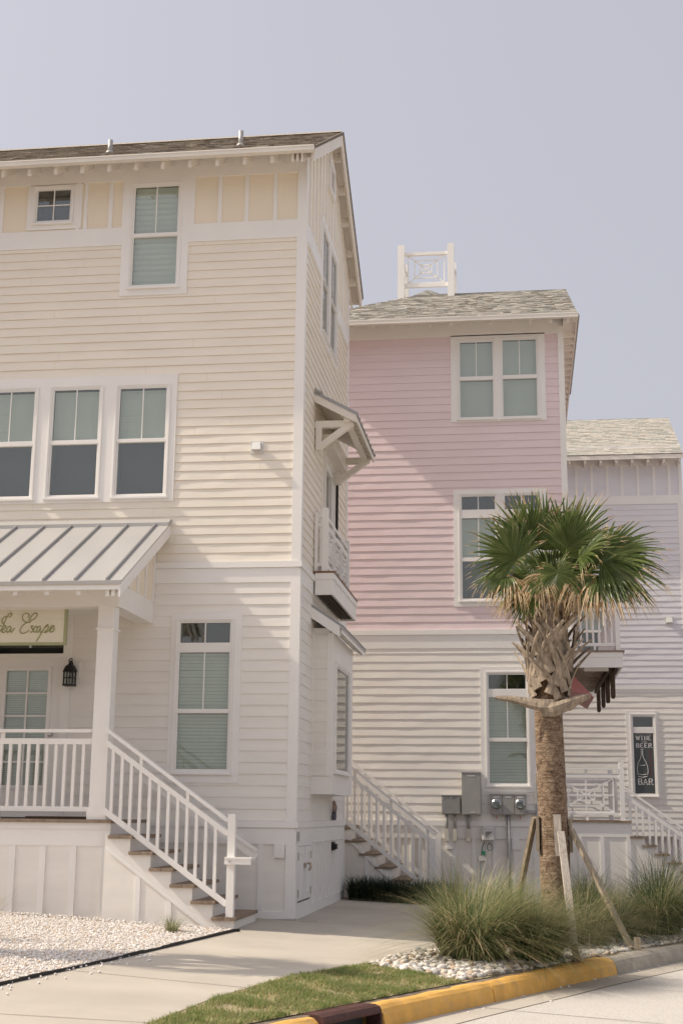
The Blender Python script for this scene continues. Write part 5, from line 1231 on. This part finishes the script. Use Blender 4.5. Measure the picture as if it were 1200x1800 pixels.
for k, (yy, xa, xb) in enumerate(((DY+.05, .66, px1-.042), (28.6, .35, px1-.042))):
    t = MB(); t.box(.34, xb, yy-.04, yy+.04, 2.19, 2.22); t.box(.34, xb, yy-.025, yy+.025, 2.045, 2.10); t.box(.34, xb, yy-.025, yy+.025, 1.385, 1.43)
    X = (xa+xb)/2-.06; t.box(X-.022, X+.022, yy-.02, yy+.02, 2.10, 2.19); t.box(X-.022, X+.022, yy-.02, yy+.02, dz, 1.385); t.build("railing", trimw, D)
    t = MB(); lattice(t, lambda u, v, d=0: Vector((u, yy+d, v)), xa-.04 if k == 0 else xa, xb-.10, 1.43, 2.045, .03, .028); t.build("fretwork_panel", trimw, D)
t = MB(); t.box(px1-.02, px1+.02, 26.75, 28.55, 2.05, 2.11); t.box(px1-.02, px1+.02, 26.75, 28.55, 1.39, 1.43); y = 26.8
while y < 28.5: t.box(px1-.016, px1+.016, y-.016, y+.016, 1.43, 2.05); y += .12
t.build("side_railing", trimw, D)
N = 7; run = .214; rise = .148
t = MB()
for i in range(N):
    for yy in (DY+.012, 26.62): t.box(dx1+i*run, dx1+(i+1)*run, yy, yy+.03, -.25, dz-.10-rise*(i+1)-.04)
t.build("stringer", white, D)
for i in range(N):
    z = dz-.12-rise*(i+1)+.0; t = MB(); t.box(dx1+i*run-.01, dx1+(i+1)*run+.03, DY-.02, 26.66, z-.036, z); t.build("tread", decking, D)
    t = MB(); t.box(dx1+(i+1)*run-.012, dx1+(i+1)*run, DY+.043, 26.61, z-rise, z-.037); t.build("riser", white, D)
a = atY(1097, 1384, DY+.05); b = atY(1200, 1456, DY+.05); sp = (a.z-b.z)/(b.x-a.x)
for yy in (DY+.05, 26.62): railing_stair(D, 1.80, 3.35, yy, a.z+.02, sp, .13, .80, .112, "stair_railing")

# ================================================================== electrical things on the pink house wall
def wallbox(F, x0, y0, x1, y1, dep, m, lip=.012):
    r = rpx(F, x0, y0, x1, y1); t = MB(); t.fb(F, r[0], r[2], r[1], r[3], .012, dep); t.fb(F, r[0]-lip*.5, r[2]+lip*.5, r[3]-.015, r[3]+.006, .012, dep+.014); t.fb(F, r[0]+lip, r[2]-lip, r[1]+lip, r[3]-.03, dep, dep+.006); return r, t
def conduit(F, px, y0, y1, n, rad, root, name="conduit"):
    u, v0 = upx(F, px, y0); v1 = upx(F, px, y1)[1]; t = MB(); t.tube([F.p(u, v0+.03, n), F.p(u, v1, n)], rad, 10); t.build(name, galv, root, True); return u, v1
t = thing("junction_box", "square grey electrical box left of the taller cabinet on the white wall", "electrical box", (-1.3, PYF, 1.38))
r, q = wallbox(FP1, 777, 1398, 809, 1431, .16, egrey); q.build("case", egrey, t)
q = MB()
for sx in (r[0]+.03, (r[0]+r[2])/2, r[2]-.03):
    for sz in (r[1]+.03, r[3]-.05): q.fb(FP1, sx-.008, sx+.008, sz-.008, sz+.008, .166, .172)
q.build("screw", silver, t)
for px in (785, 799):
    u, v = conduit(FP1, px, 1431, 1458, .07, .026, t); q = MB(); q.fb(FP1, u-.035, u+.035, v-.20, v+.01, .03, .10); q.build("elbow_fitting", beige, t)
t = thing("breaker_cabinet", "tall grey breaker cabinet on the white wall between junction box and window", "electrical box", (-.93, PYF, 1.37))
r, q = wallbox(FP1, 812, 1358, 845, 1432, .20, egrey2); q.build("case", egrey2, t)
q = MB(); q.fb(FP1, r[0]+.10, r[2]-.10, r[3]-.075, r[3]-.055, .206, .210); q.fb(FP1, (r[0]+r[2])/2-.02, (r[0]+r[2])/2+.06, r[1]+.03, r[1]+.045, .206, .212); q.build("label_plate", lgrey, t)
u, v = conduit(FP1, 823, 1432, 1458, .07, .028, t); q = MB(); q.fb(FP1, u-.035, u+.035, v-.20, v+.01, .03, .10); q.build("elbow_fitting", beige, t)
t = thing("meter_bank", "grey enclosure with two round glass electric meters below the window", "meter", (-.28, PYF, 1.38))
r, q = wallbox(FP1, 862, 1396, 924, 1432, .14, egrey2); q.build("case", egrey2, t)
q = MB(); w3 = (r[2]-r[0])/3
for k in (1, 2): q.fb(FP1, r[0]+w3*k-.004, r[0]+w3*k+.004, r[1], r[3], .140, .1475)
q.build("seam", joint, t)
for k in (0, 2):
    cx = r[0]+w3*(k+.5); cz = r[1]+(r[3]-r[1])*.52
    q = MB(); q.tube([FP1.p(cx, cz, .146), FP1.p(cx, cz, .19)], .088, 24); mt = q.build("meter", silver, t, True)
    q = MB(); q.tube([FP1.p(cx, cz, .19), FP1.p(cx, cz, .192)], .072, 24); q.build("dial", dial, mt)
    q = MB(); q.fb(FP1, cx-.035, cx+.035, cz+.0, cz+.025, .192, .196); q.tube([FP1.p(cx+.03, cz-.035, .192), FP1.p(cx+.03, cz-.035, .197)], .014, 10); q.build("display", black, mt)
    q = MB(); q.tube([FP1.p(cx, cz, .192), FP1.p(cx, cz, .225), FP1.p(cx, cz, .24)], [.074, .066, .045], 24); q.build("dome", paned, mt, True)
    q = MB(); q.fb(FP1, cx-.006, cx+.006, r[1]-.075, r[1]-.02, .08, .092); q.build("seal_tag", redp, t)
q = MB()
for k in range(3): q.fb(FP1, r[0]+w3*(k+.5)-.055, r[0]+w3*(k+.5)+.055, r[3]-.065, r[3]-.042, .146, .150)
q.build("label_plate", lgrey, t)
u, v = conduit(FP1, 893, 1432, 1600, .07, .035, t); q = MB(); q.tube([FP1.p(u-.02, v+1.62, .07), FP1.p(u-.02, v+1.7, .07)], .02, 8); q.build("tape", bluep, t)
q = MB(); u2_, v2_ = upx(FP1, 941, 1360); q.tube([FP1.p(u2_, v2_, .06), FP1.p(u2_, .9, .06)], .016, 8); zc = upx(FP1, 930, 1428)[1]; q.fb(FP1, r[2]+.005, u2_-.02, zc-.015, zc+.035, .02, .07); q.build("wire_trough", galv, t)
t = thing("network_box", "rounded pale grey utility box with diagonal vents low on the white skirt", "utility box", (-.64, PYF, .9))
r = rpx(FP1, 846, 1452, 870, 1479)
bm = bmesh.new(); bmesh.ops.create_cube(bm, size=1); bmesh.ops.scale(bm, verts=bm.verts, vec=(r[2]-r[0], .12, r[3]-r[1])); bmesh.ops.translate(bm, verts=bm.verts, vec=((r[0]+r[2])/2-(-.64), -.09, (r[1]+r[3])/2-.9)); bmesh.ops.bevel(bm, geom=bm.edges[:], offset=.03, segments=3, affect='EDGES')
me = bpy.data.meshes.new("shell"); bm.to_mesh(me); bm.free(); me.materials.append(lgrey); o = bpy.data.objects.new("shell", me); col.objects.link(o); o.parent = t
q = MB(); g0 = (r[0]+.07, r[1]+.07, r[2]-.06, r[3]-.10)
for i in range(6):
    f = i/6; q.beam(FP1.p(g0[0], g0[1]+(g0[3]-g0[1])*f*.9, .153), FP1.p(g0[0]+(g0[2]-g0[0])*(1-f*.8), g0[3]-.0, .153), .004, .014, 0, up=(0, 0, 1))
q.build("vent", egrey, t)
q = MB(); uu = r[0]+.03; q.tube([FP1.p(uu+.02, r[1], .08), FP1.p(uu-.02, r[1]-.1, .06), FP1.p(uu-.04, r[1]-.28, .05)], .009, 6); q.tube([FP1.p(uu-.05, r[1]-.26, .05), FP1.p(uu-.06, r[1]-.6, .06), FP1.p(uu-.09, r[1]-1.0, .09)], .006, 6)
q.tube([FP1.p(r[2]-.10+.05*math.cos(a), r[1]-.10+.06*math.sin(a), .07) for a in [i*.5 for i in range(14)]], .006, 6); q.build("cable", mat("cable_teal", (.10, .16, .20), .5), t)
q = MB(); q.fb(FP1, uu-.09, uu+.05, r[1]-.34, r[1]-.25, .02, .06); q.build("outlet", lgrey, t); q = MB(); q.fb(FP1, uu-.02, uu+.03, r[1]-.24, r[1]-.17, .03, .09); q.build("plug", greenp, t)

# ================================================================== palm
rg = random.Random(21)
def make_palm(base, name, label):
    bx_, by_, bz_ = base; T = thing(name, label, "palm", base)
    O = Vector(base)
    # trunk with uv
    n, k = 40, 90; V = []; Fc = []; UVs = []
    for j in range(k+1):
        t_ = j/k; z = bz_-.05+t_*3.05; cx = bx_+.02-.028*t_+.01*math.sin(t_*5)
        r0 = .192-.016*t_+.03*max(0, .06-t_)/.06
        for i in range(n):
            a = 2*math.pi*i/n; rr = r0+.010*noise.noise(Vector((math.cos(a)*2.2, math.sin(a)*2.2, z*7)))+.004*noise.noise(Vector((math.cos(a)*6, math.sin(a)*6, z*24)))
            V.append((cx+rr*math.cos(a)-bx_, by_+rr*math.sin(a)-by_, z-bz_))
    for j in range(k):
        for i in range(n): Fc.append((j*n+i, j*n+(i+1) % n, (j+1)*n+(i+1) % n, (j+1)*n+i)); UVs += [(i/n*1.15, j/k*3.05), ((i+1)/n*1.15, j/k*3.05), ((i+1)/n*1.15, (j+1)/k*3.05), (i/n*1.15, (j+1)/k*3.05)]
    me = bpy.data.meshes.new("trunk"); me.from_pydata(V, [], Fc); uv = me.uv_layers.new(name="uv"); uv.data.foreach_set("uv", [c for q in UVs for c in q])
    me.materials.append(bark); me.polygons.foreach_set("use_smooth", [True]*len(Fc)); o = bpy.data.objects.new("trunk", me); col.objects.link(o); o.parent = T
    c0 = Vector((bx_+.0, by_, bz_+2.95))
    q = MB(); q.tube([c0+Vector((.0, 0, -.12)), c0+Vector((.01, 0, .1)), c0+Vector((.03, 0, .6)), c0+Vector((.06, 0, 1.05)), c0+Vector((.10, 0, 1.38))], [.165, .19, .19, .15, .05], 18); q.build("fibre_core", mat("palm_fibre", (.16, .10, .055), .95, .5, 14, .8, 60, (3, 3, .6)), T, True)
    # old leaf bases, criss-crossed
    nb = 92
    for i in range(nb):
        t_ = i/nb; a = i*2.39996+.4; z = -.02+t_*1.16; side = 1 if i % 2 else -1; rr = .165+.05*t_*0
        ln = (.42+.24*rg.random())*(1.15-.35*t_); wd = .036+.022*rg.random()
        if i < 3: ln *= 1.05
        pts = []; N_ = 7
        fl = .10+.16*(1-.7*t_)*rg.random()
        for s in range(N_+1):
            u = s/N_; aa = a+side*u*(.95+.3*rg.random()*0); rad = rr+.035+.085*math.sin(min(1, t_*1.3+.12)*3.14)+fl*1.15*u**2.2
            pts.append(c0+Vector((rad*math.cos(aa)+.05*t_, rad*math.sin(aa), z+ln*u*(1-.10*u))))
        q = MB(); prev = None
        for s in range(N_+1):
            u = s/N_; d = (pts[min(s+1, N_)]-pts[max(s-1, 0)]).normalized(); rad_ = (pts[s]-c0); rad_.z = 0; rad_.normalize(); sx = d.cross(rad_).normalized()
            w_ = wd*(1.35-.85*u**.7)*(1 if s < N_ else .8); th = .016*(1-.4*u)
            ring = [pts[s]-sx*w_-rad_*th*.6, pts[s]-sx*w_*.35+rad_*th, pts[s]+sx*w_*.35+rad_*th, pts[s]+sx*w_-rad_*th*.6, pts[s]-rad_*th*1.2]
            if prev:
                for m_ in range(5): q.face([prev[m_], prev[(m_+1) % 5], ring[(m_+1) % 5], ring[m_]])
            else: q.face(list(reversed(ring)))
            prev = ring
        q.face(prev); q.build("leaf_base", boot, T)
    for path in ([(980, 1240, 11, 17.30), (955, 1240, 11, 17.26), (930, 1236, 9, 17.28), (900, 1229, 6, 17.30), (870, 1226, 3, 17.30)], [(950, 1250, 9, 17.33), (972, 1247, 12, 17.24), (998, 1238, 10, 17.25), (1018, 1229, 7, 17.27), (1036, 1223, 4, 17.28)], [(985, 1236, 15, 17.42), (1000, 1238, 11, 17.42), (1012, 1232, 6, 17.42)]):
        q = MB(); prev = None; f_ = Vector((0, -1, 0)); off = O-Vector((.35, 17.5, -.15)); pp = smooth_pts([(x, y) for x, y, _, _ in path], 4)
        for i, v in enumerate(pp):
            t_ = i/(len(pp)-1)*(len(path)-1); k = min(int(t_), len(path)-2); fr_ = t_-k; w_ = (path[k][2]*(1-fr_)+path[k+1][2]*fr_)/136.; Y_ = path[k][3]*(1-fr_)+path[k+1][3]*fr_
            p = atY(v.x, v.y, Y_)+off; nx = pp[min(i+1, len(pp)-1)]-pp[max(i-1, 0)]; sx = Vector((nx.y, 0, nx.x)).normalized()
            ring = [p-sx*w_, p-sx*w_*.3+f_*.022, p+sx*w_*.4+f_*.030, p+sx*w_, p-f_*.012]
            if prev:
                for m_ in range(5): q.face([prev[m_], prev[(m_+1) % 5], ring[(m_+1) % 5], ring[m_]])
            else: q.face(list(reversed(ring)))
            prev = ring
        q.face(prev); q.build("leaf_base", boot, T)
    # fronds: hub offset, axis, facing, length, half spread, droop, dryness
    C = c0+Vector((.12, 0, 1.40))
    fr = [((-.50, -.1, .42), (-.66, -.15, .72), (-.2, -.9, .35), .70, 100, .08, .18), ((-.61, -.05, .22), (-.93, -.1, -.05), (-.2, -.55, .8), .54, 110, .26, .5), ((-.30, .1, .57), (-.12, -.1, 1), (0, -1, .1), .84, 72, .05, .12), ((.12, .05, .51), (.5, -.05, .86), (0, -1, .2), .92, 78, .06, .08), ((-.13, .2, .60), (.1, .1, 1), (.1, -1, 0), .90, 80, .05, .1), ((.57, 0, .42), (.86, 0, .5), (0, -.75, .65), .94, 82, .12, .22), ((.58, -.1, .37), (.97, -.1, -.08), (.1, -.8, .6), .92, 92, .20, .22), ((.01, -.35, .22), (.2, -.2, -.95), (0, -1, .25), .42, 150, .14, .45), ((-.35, -.2, -.02), (-.4, -.1, -.9), (-.4, -.9, .1), .50, 60, .08, .3), ((.28, -.25, .16), (.5, -.3, -.8), (.3, -.8, .5), .54, 90, .22, .85), ((-.2, -.25, .2), (-.35, -.4, -.8), (-.3, -.8, .5), .42, 80, .2, .95), ((.5, -.2, .16), (.75, -.3, -.5), (.2, -.7, .7), .64, 88, .26, .6), ((.1, .4, .5), (.1, .9, .5), (0, -.4, .9), .70, 95, .12, .2), ((.45, .3, .45), (.7, .6, .35), (0, -.4, .9), .76, 90, .15, .2), ((-.35, .35, .45), (-.6, .7, .4), (0, -.4, .9), .66, 90, .12, .2), ((.25, .35, .1), (.4, .8, -.2), (0, .3, .9), .6, 80, .25, .5), ((-.45, .2, .1), (-.8, .4, -.4), (-.3, -.3, .9), .50, 80, .2, .6), ((.15, -.1, .55), (.2, -.3, .9), (0, -.95, -.3), .62, 60, .06, .1), ((-.5, -.15, .15), (-.7, -.2, -.6), (-.3, -.8, .5), .48, 80, .2, .85), ((.72, .1, .2), (.9, .2, -.3), (.1, -.5, .85), .66, 80, .25, .45), ((.3, -.15, .42), (.62, -.45, .55), (-.2, -.6, .8), .6, 85, .16, .3), ((-.05, .15, .22), (-.15, .25, .95), (0, -1, .3), .62, 100, .08, .15), ((.22, .2, .25), (.35, .3, .85), (0, -1, .35), .66, 95, .1, .15), ((-.3, .1, .15), (-.6, .2, .6), (0, -.9, .4), .5, 95, .12, .3)]
    for (hb_, ax_, nh, L, spd, droop, dry) in fr:
        d = (Vector(ax_)+Vector((rg.uniform(-.06, .06), rg.uniform(-.06, .06), rg.uniform(-.06, .06)))).normalized()
        hub = C+Vector(hb_); st_ = C+Vector((hb_[0]*.12, hb_[1]*.2, -.28+.12*rg.random())); q = MB()
        midp = st_.lerp(hub, .5)+Vector((0, 0, .07)); q.tube([st_, st_.lerp(midp, .55)+Vector((0, 0, .03)), midp, midp.lerp(hub, .6)+Vector((0, 0, .015)), hub], [.018, .014, .012, .011, .009], 6, 1 if dry < .5 else 2)
        d2 = d; nrm = Vector(nh).normalized(); nrm = (nrm-d2*nrm.dot(d2)).normalized(); s = nrm.cross(d2).normalized()
        ns = int(22+spd*.30); wmax = L*.0178
        for j in range(ns):
            f = (j+.5)/ns*2-1; th = f*R(spd)+rg.uniform(-.03, .03); lk = L*(1-.20*abs(f)**2)*(.80+.28*rg.random()); dd = d2*math.cos(th)+s*math.sin(th)
            st2 = hub+d2*L*.10*(1-abs(f)); low = max(0, -dd.z); dr = .8*dry*(1.1*abs(f)**1.5+.45+.5*low)+rg.uniform(-.25, .22); tipdry = 1-.46*max(0, min(1, dr))-.05*rg.random(); allm = 3 if (dr > .9 and rg.random() < .55) else (1 if rg.random() < .38 else 0)
            if dr > 1.0 and rg.random() < .5: tipdry = .1
            dro = droop*(1+.9*max(0, dr))*(.6+.8*rg.random()); N_ = 8; kink = .6+.25*rg.random(); prev = None
            lat = Vector((rg.uniform(-1, 1), rg.uniform(-1, 1), rg.uniform(-1, 1)))*.04; curl = rg.uniform(.2, 1) if rg.random() < .35+.4*dry else 0
            for u_ in range(N_+1):
                u = u_/N_; g_ = max(0, u-.3)/.7
                p = st2+dd*lk*(u-.22*curl*max(0, u-kink)**1.5*2-.2*dro*g_)+nrm*(abs(math.sin(th))*.08*L*u-.06*L*u*u)+Vector((0, 0, -1))*(dro*L*1.0*g_**1.9+curl*.34*L*max(0, u-kink)**1.4*2)+lat*g_**2
                wv = (dd.cross(nrm)).normalized(); w_ = wmax*(.42+1.05*min(u/.34, 1))*(1-max(0, (u-.36)/.64)**1.1*.95)
                mid = p-nrm*w_*.7; cur = (p-wv*w_, mid, p+wv*w_)
                if prev:
                    m_ = 2 if u > tipdry else allm
                    if m_ == 2 and rg.random() < .2: m_ = 3
                    q.face([prev[0], prev[1], cur[1], cur[0]], m_); q.face([prev[1], prev[2], cur[2], cur[1]], m_)
                prev = cur
        q.build("frond", PALM, T)
    # dry threads hanging under the crown
    q = MB()
    for i in range(90):
        a = rg.random()*6.283; r_ = .16+.16*rg.random(); p = C+Vector((r_*math.cos(a), r_*math.sin(a), -.05-.25*rg.random())); ln = .12+.28*rg.random(); prev = None; sw = Vector((math.cos(a), math.sin(a), 0))*(.05+.1*rg.random()); px_ = Vector((-math.sin(a), math.cos(a), 0))
        for s_ in range(5):
            u = s_/4; w_ = .008*(1.1-u); c_ = p+sw*u+Vector((.02*math.sin(i+u*4), 0, -ln*u)); cur = (c_-px_*w_, c_+px_*w_)
            if prev: q.face([prev[0], prev[1], cur[1], cur[0]], 2 if i % 3 else 3)
            prev = cur
    q.build("dry_fringe", PALM, T)
    return T
palm = make_palm((.35, 17.5, -.15), "palm_tree", "sabal palm with criss-crossed leaf bases, propped by timber braces")
copy_tree(palm, (-7.9, 11.9, .12), "palm standing left of the porch that throws frond shadows on the path")
# braces and cleats
def brace(top, bot, lab, m, cle, w_=.085, h_=.04):
    t = thing("palm_brace", lab, "timber brace", bot); q = MB(); q.beam(bot, top, w_, h_, 0, up=(Vector(top)-Vector((.36, 17.5, 0)))); q.build("strut", m, t)
    q = MB(); q.beam(*cle); q.build("cleat", m, t); t['group'] = "timber braces holding the palm"
p = atY(939, 1437, 17.42); b_ = atY(903, 1590, 17.9)
brace((p.x, 17.42, p.z), (b_.x-.05, 17.95, gz(0)), "greenish timber brace leaning in from the left of the palm trunk", oldwood, ((.165, 17.42, 1.36), (.165, 17.42, .93), .085, .04, 0, (1, 0, 0)))
p = atY(985, 1462, 17.15); b_ = atY(1004, 1610, 16.75)
brace((p.x, 17.20, p.z), (b_.x+.02, 16.62, gz(0)), "bleached pale timber brace on the street side of the palm trunk", palewood, ((.405, 17.285, 1.38), (.42, 17.285, .88), .09, .04, 0, (0, 1, 0)))
p = atY(1003, 1458, 17.5); b_ = atG(1112, 1668)
brace((p.x, 17.45, p.z), (b_.x, b_.y, b_.z-.03), "brown timber brace slanting right from the palm down to the river stones", oldwood, ((.57, 17.47, 1.33), (.575, 17.47, .92), .085, .04, 0, (1, 0, 0)))
def stake(px, py, h, lab, tl=0., m=oldwood):
    b_ = atG(px, py); t = MB(); t.beam((b_.x, b_.y, b_.z-.1), (b_.x+tl, b_.y+.02, b_.z+h), .075, .05, 0, up=(0, 1, 0)); tag(t.build("wooden_stake", m), lab, "stake", "short stakes among the river stones")
stake(1120, 1671, .15, "short weathered stake at the foot of the right palm brace", .0); stake(1018, 1690, .17, "short brown stake leaning in the stones behind the yellow kerb", -.06)

# ================================================================== grasses
def clump(name, label, cat, x, y, n, h, spread, mats=BLADE, wts=(6, 4, 1.8, 3), wind=(.45, -.12), rad=.16, seed=0, wd=.0075, group=None, hmin=.45, segs=7):
    rg = random.Random(seed); its = []
    for i in range(n):
        a = rg.random()*6.283; r = rad*math.sqrt(rg.random()); bx_, by_ = x+r*math.cos(a), y+r*math.sin(a)
        tuft = noise.noise(Vector((math.cos(a)*1.6, math.sin(a)*1.6, seed*3.7)))
        a2 = a+rg.uniform(-.8, .8); k = spread*(.12+1.1*rg.random()**1.1)*(1+.5*tuft); dx, dy = math.cos(a2)*k+wind[0]*h*rg.random(), math.sin(a2)*k+wind[1]*h*rg.random(); ln = math.hypot(dx, dy)+.01
        hh = h*(hmin+(1-hmin)*rg.random())*(1+.45*tuft); w_ = wd
        if rg.random() < .05: hh *= 1.25; ln *= 1.35; w_ *= .8
        m = rg.choices(range(len(mats)), wts[:len(mats)])[0]
        if ln/hh > 1.1 and rg.random() < .25 and len(mats) == 4 and wts[2]: m = 2
        its.append((bx_, by_, gz(bx_)-.02, dx/ln, dy/ln, hh*(1.1 if m == 2 else 1), ln, w_*(.6+.7*rg.random())*(.75 if m == 2 else 1), m, segs))
    o = blades(name, its, mats); return tag(o, label, cat, group)
gx = "ornamental grasses around the palm"
clump("ornamental_grass", "big fountain of green and straw grass spilling over the yellow kerb", "grass clump", -.56, 14.7, 3800, 1.08, 1.22, seed=1, group=gx, rad=.32, wind=(.30, -.15))
clump("ornamental_grass", "grass clump right behind the kerb in front of the palm base", "grass clump", .10, 15.05, 2000, .88, .95, seed=2, group=gx, rad=.24, wind=(.45, -.2), wts=(6, 4.5, 2, 3))
clump("ornamental_grass", "straw-tipped grass clump at the left foot of the palm trunk", "grass clump", -.12, 16.6, 1500, .9, .85, seed=3, group=gx, rad=.22, wts=(5, 5, 2.5, 3))
clump("ornamental_grass", "grass clump between the pale brace and the right brace", "grass clump", .72, 17.3, 1500, .8, .85, seed=4, group=gx, rad=.2)
clump("ornamental_grass", "dark arching grass clump right of the brown brace", "grass clump", 1.72, 18.7, 2500, 1.08, 1.15, seed=5, group=gx, rad=.25, wts=(5, 2.5, .8, 6), wind=(.2, -.25))
clump("ornamental_grass", "dark grass clump at the right edge below the far steps", "grass clump", 2.75, 21.3, 2000, 1.15, 1.05, seed=6, group=gx, rad=.26, wts=(5, 2, .6, 6), wind=(.2, -.1))
clump("ornamental_grass", "shaded grass clump behind the palm in front of the white deck skirt", "grass clump", 1.0, 20.6, 1500, .85, .85, seed=7, group=gx, rad=.25, wts=(5, 3, 1, 5))
clump("ornamental_grass", "tall thin grass with straw tips before the meter wall", "grass clump", -.75, 17.6, 1000, .92, .62, seed=8, group=gx, rad=.25, wts=(4, 5, 3.5, 2))
clump("ornamental_grass", "leaning grass clump filling the gap left of the brown brace", "grass clump", 1.15, 18.0, 1300, .8, .8, seed=12, group=gx, rad=.22, wts=(5, 3, 2, 4))
clump("ornamental_grass", "low straw tuft among the river stones beside the brown brace", "grass clump", .86, 17.0, 420, .40, .22, seed=9, group=gx, rad=.07, wts=(3, 5, 4, 0))
clump("grass_tuft", "small green tuft with pale seed heads in the white gravel by the steps", "grass tuft", -3.93, 15.35, 420, .27, .22, seed=10, rad=.06, wts=(5, 4, 2.5, 2), wind=(.2, 0), wd=.0035)
clump("grass_tuft", "sparse wispy tuft at the left edge of the white gravel", "grass tuft", -5.35, 13.3, 260, .62, .42, seed=11, rad=.1, wts=(3, 5, 4, 2), wind=(.1, 0), wd=.0035)
rg = random.Random(14); its = []
for i in range(5200):
    t_ = rg.random(); x = -2.86+t_*1.62; y = 22.55+.1*t_+rg.random()*.55; a = rg.random()*6.283; its.append((x, y, gz(x)-.02, math.cos(a), math.sin(a), .26+.22*rg.random()**2, .08+.26*rg.random(), .013, 1 if rg.random() < .3 else 0, 4))
tag(blades("lily_turf", its, LIRI), "dark strappy border grass along the foot of the far white steps", "border grass", kind="stuff")
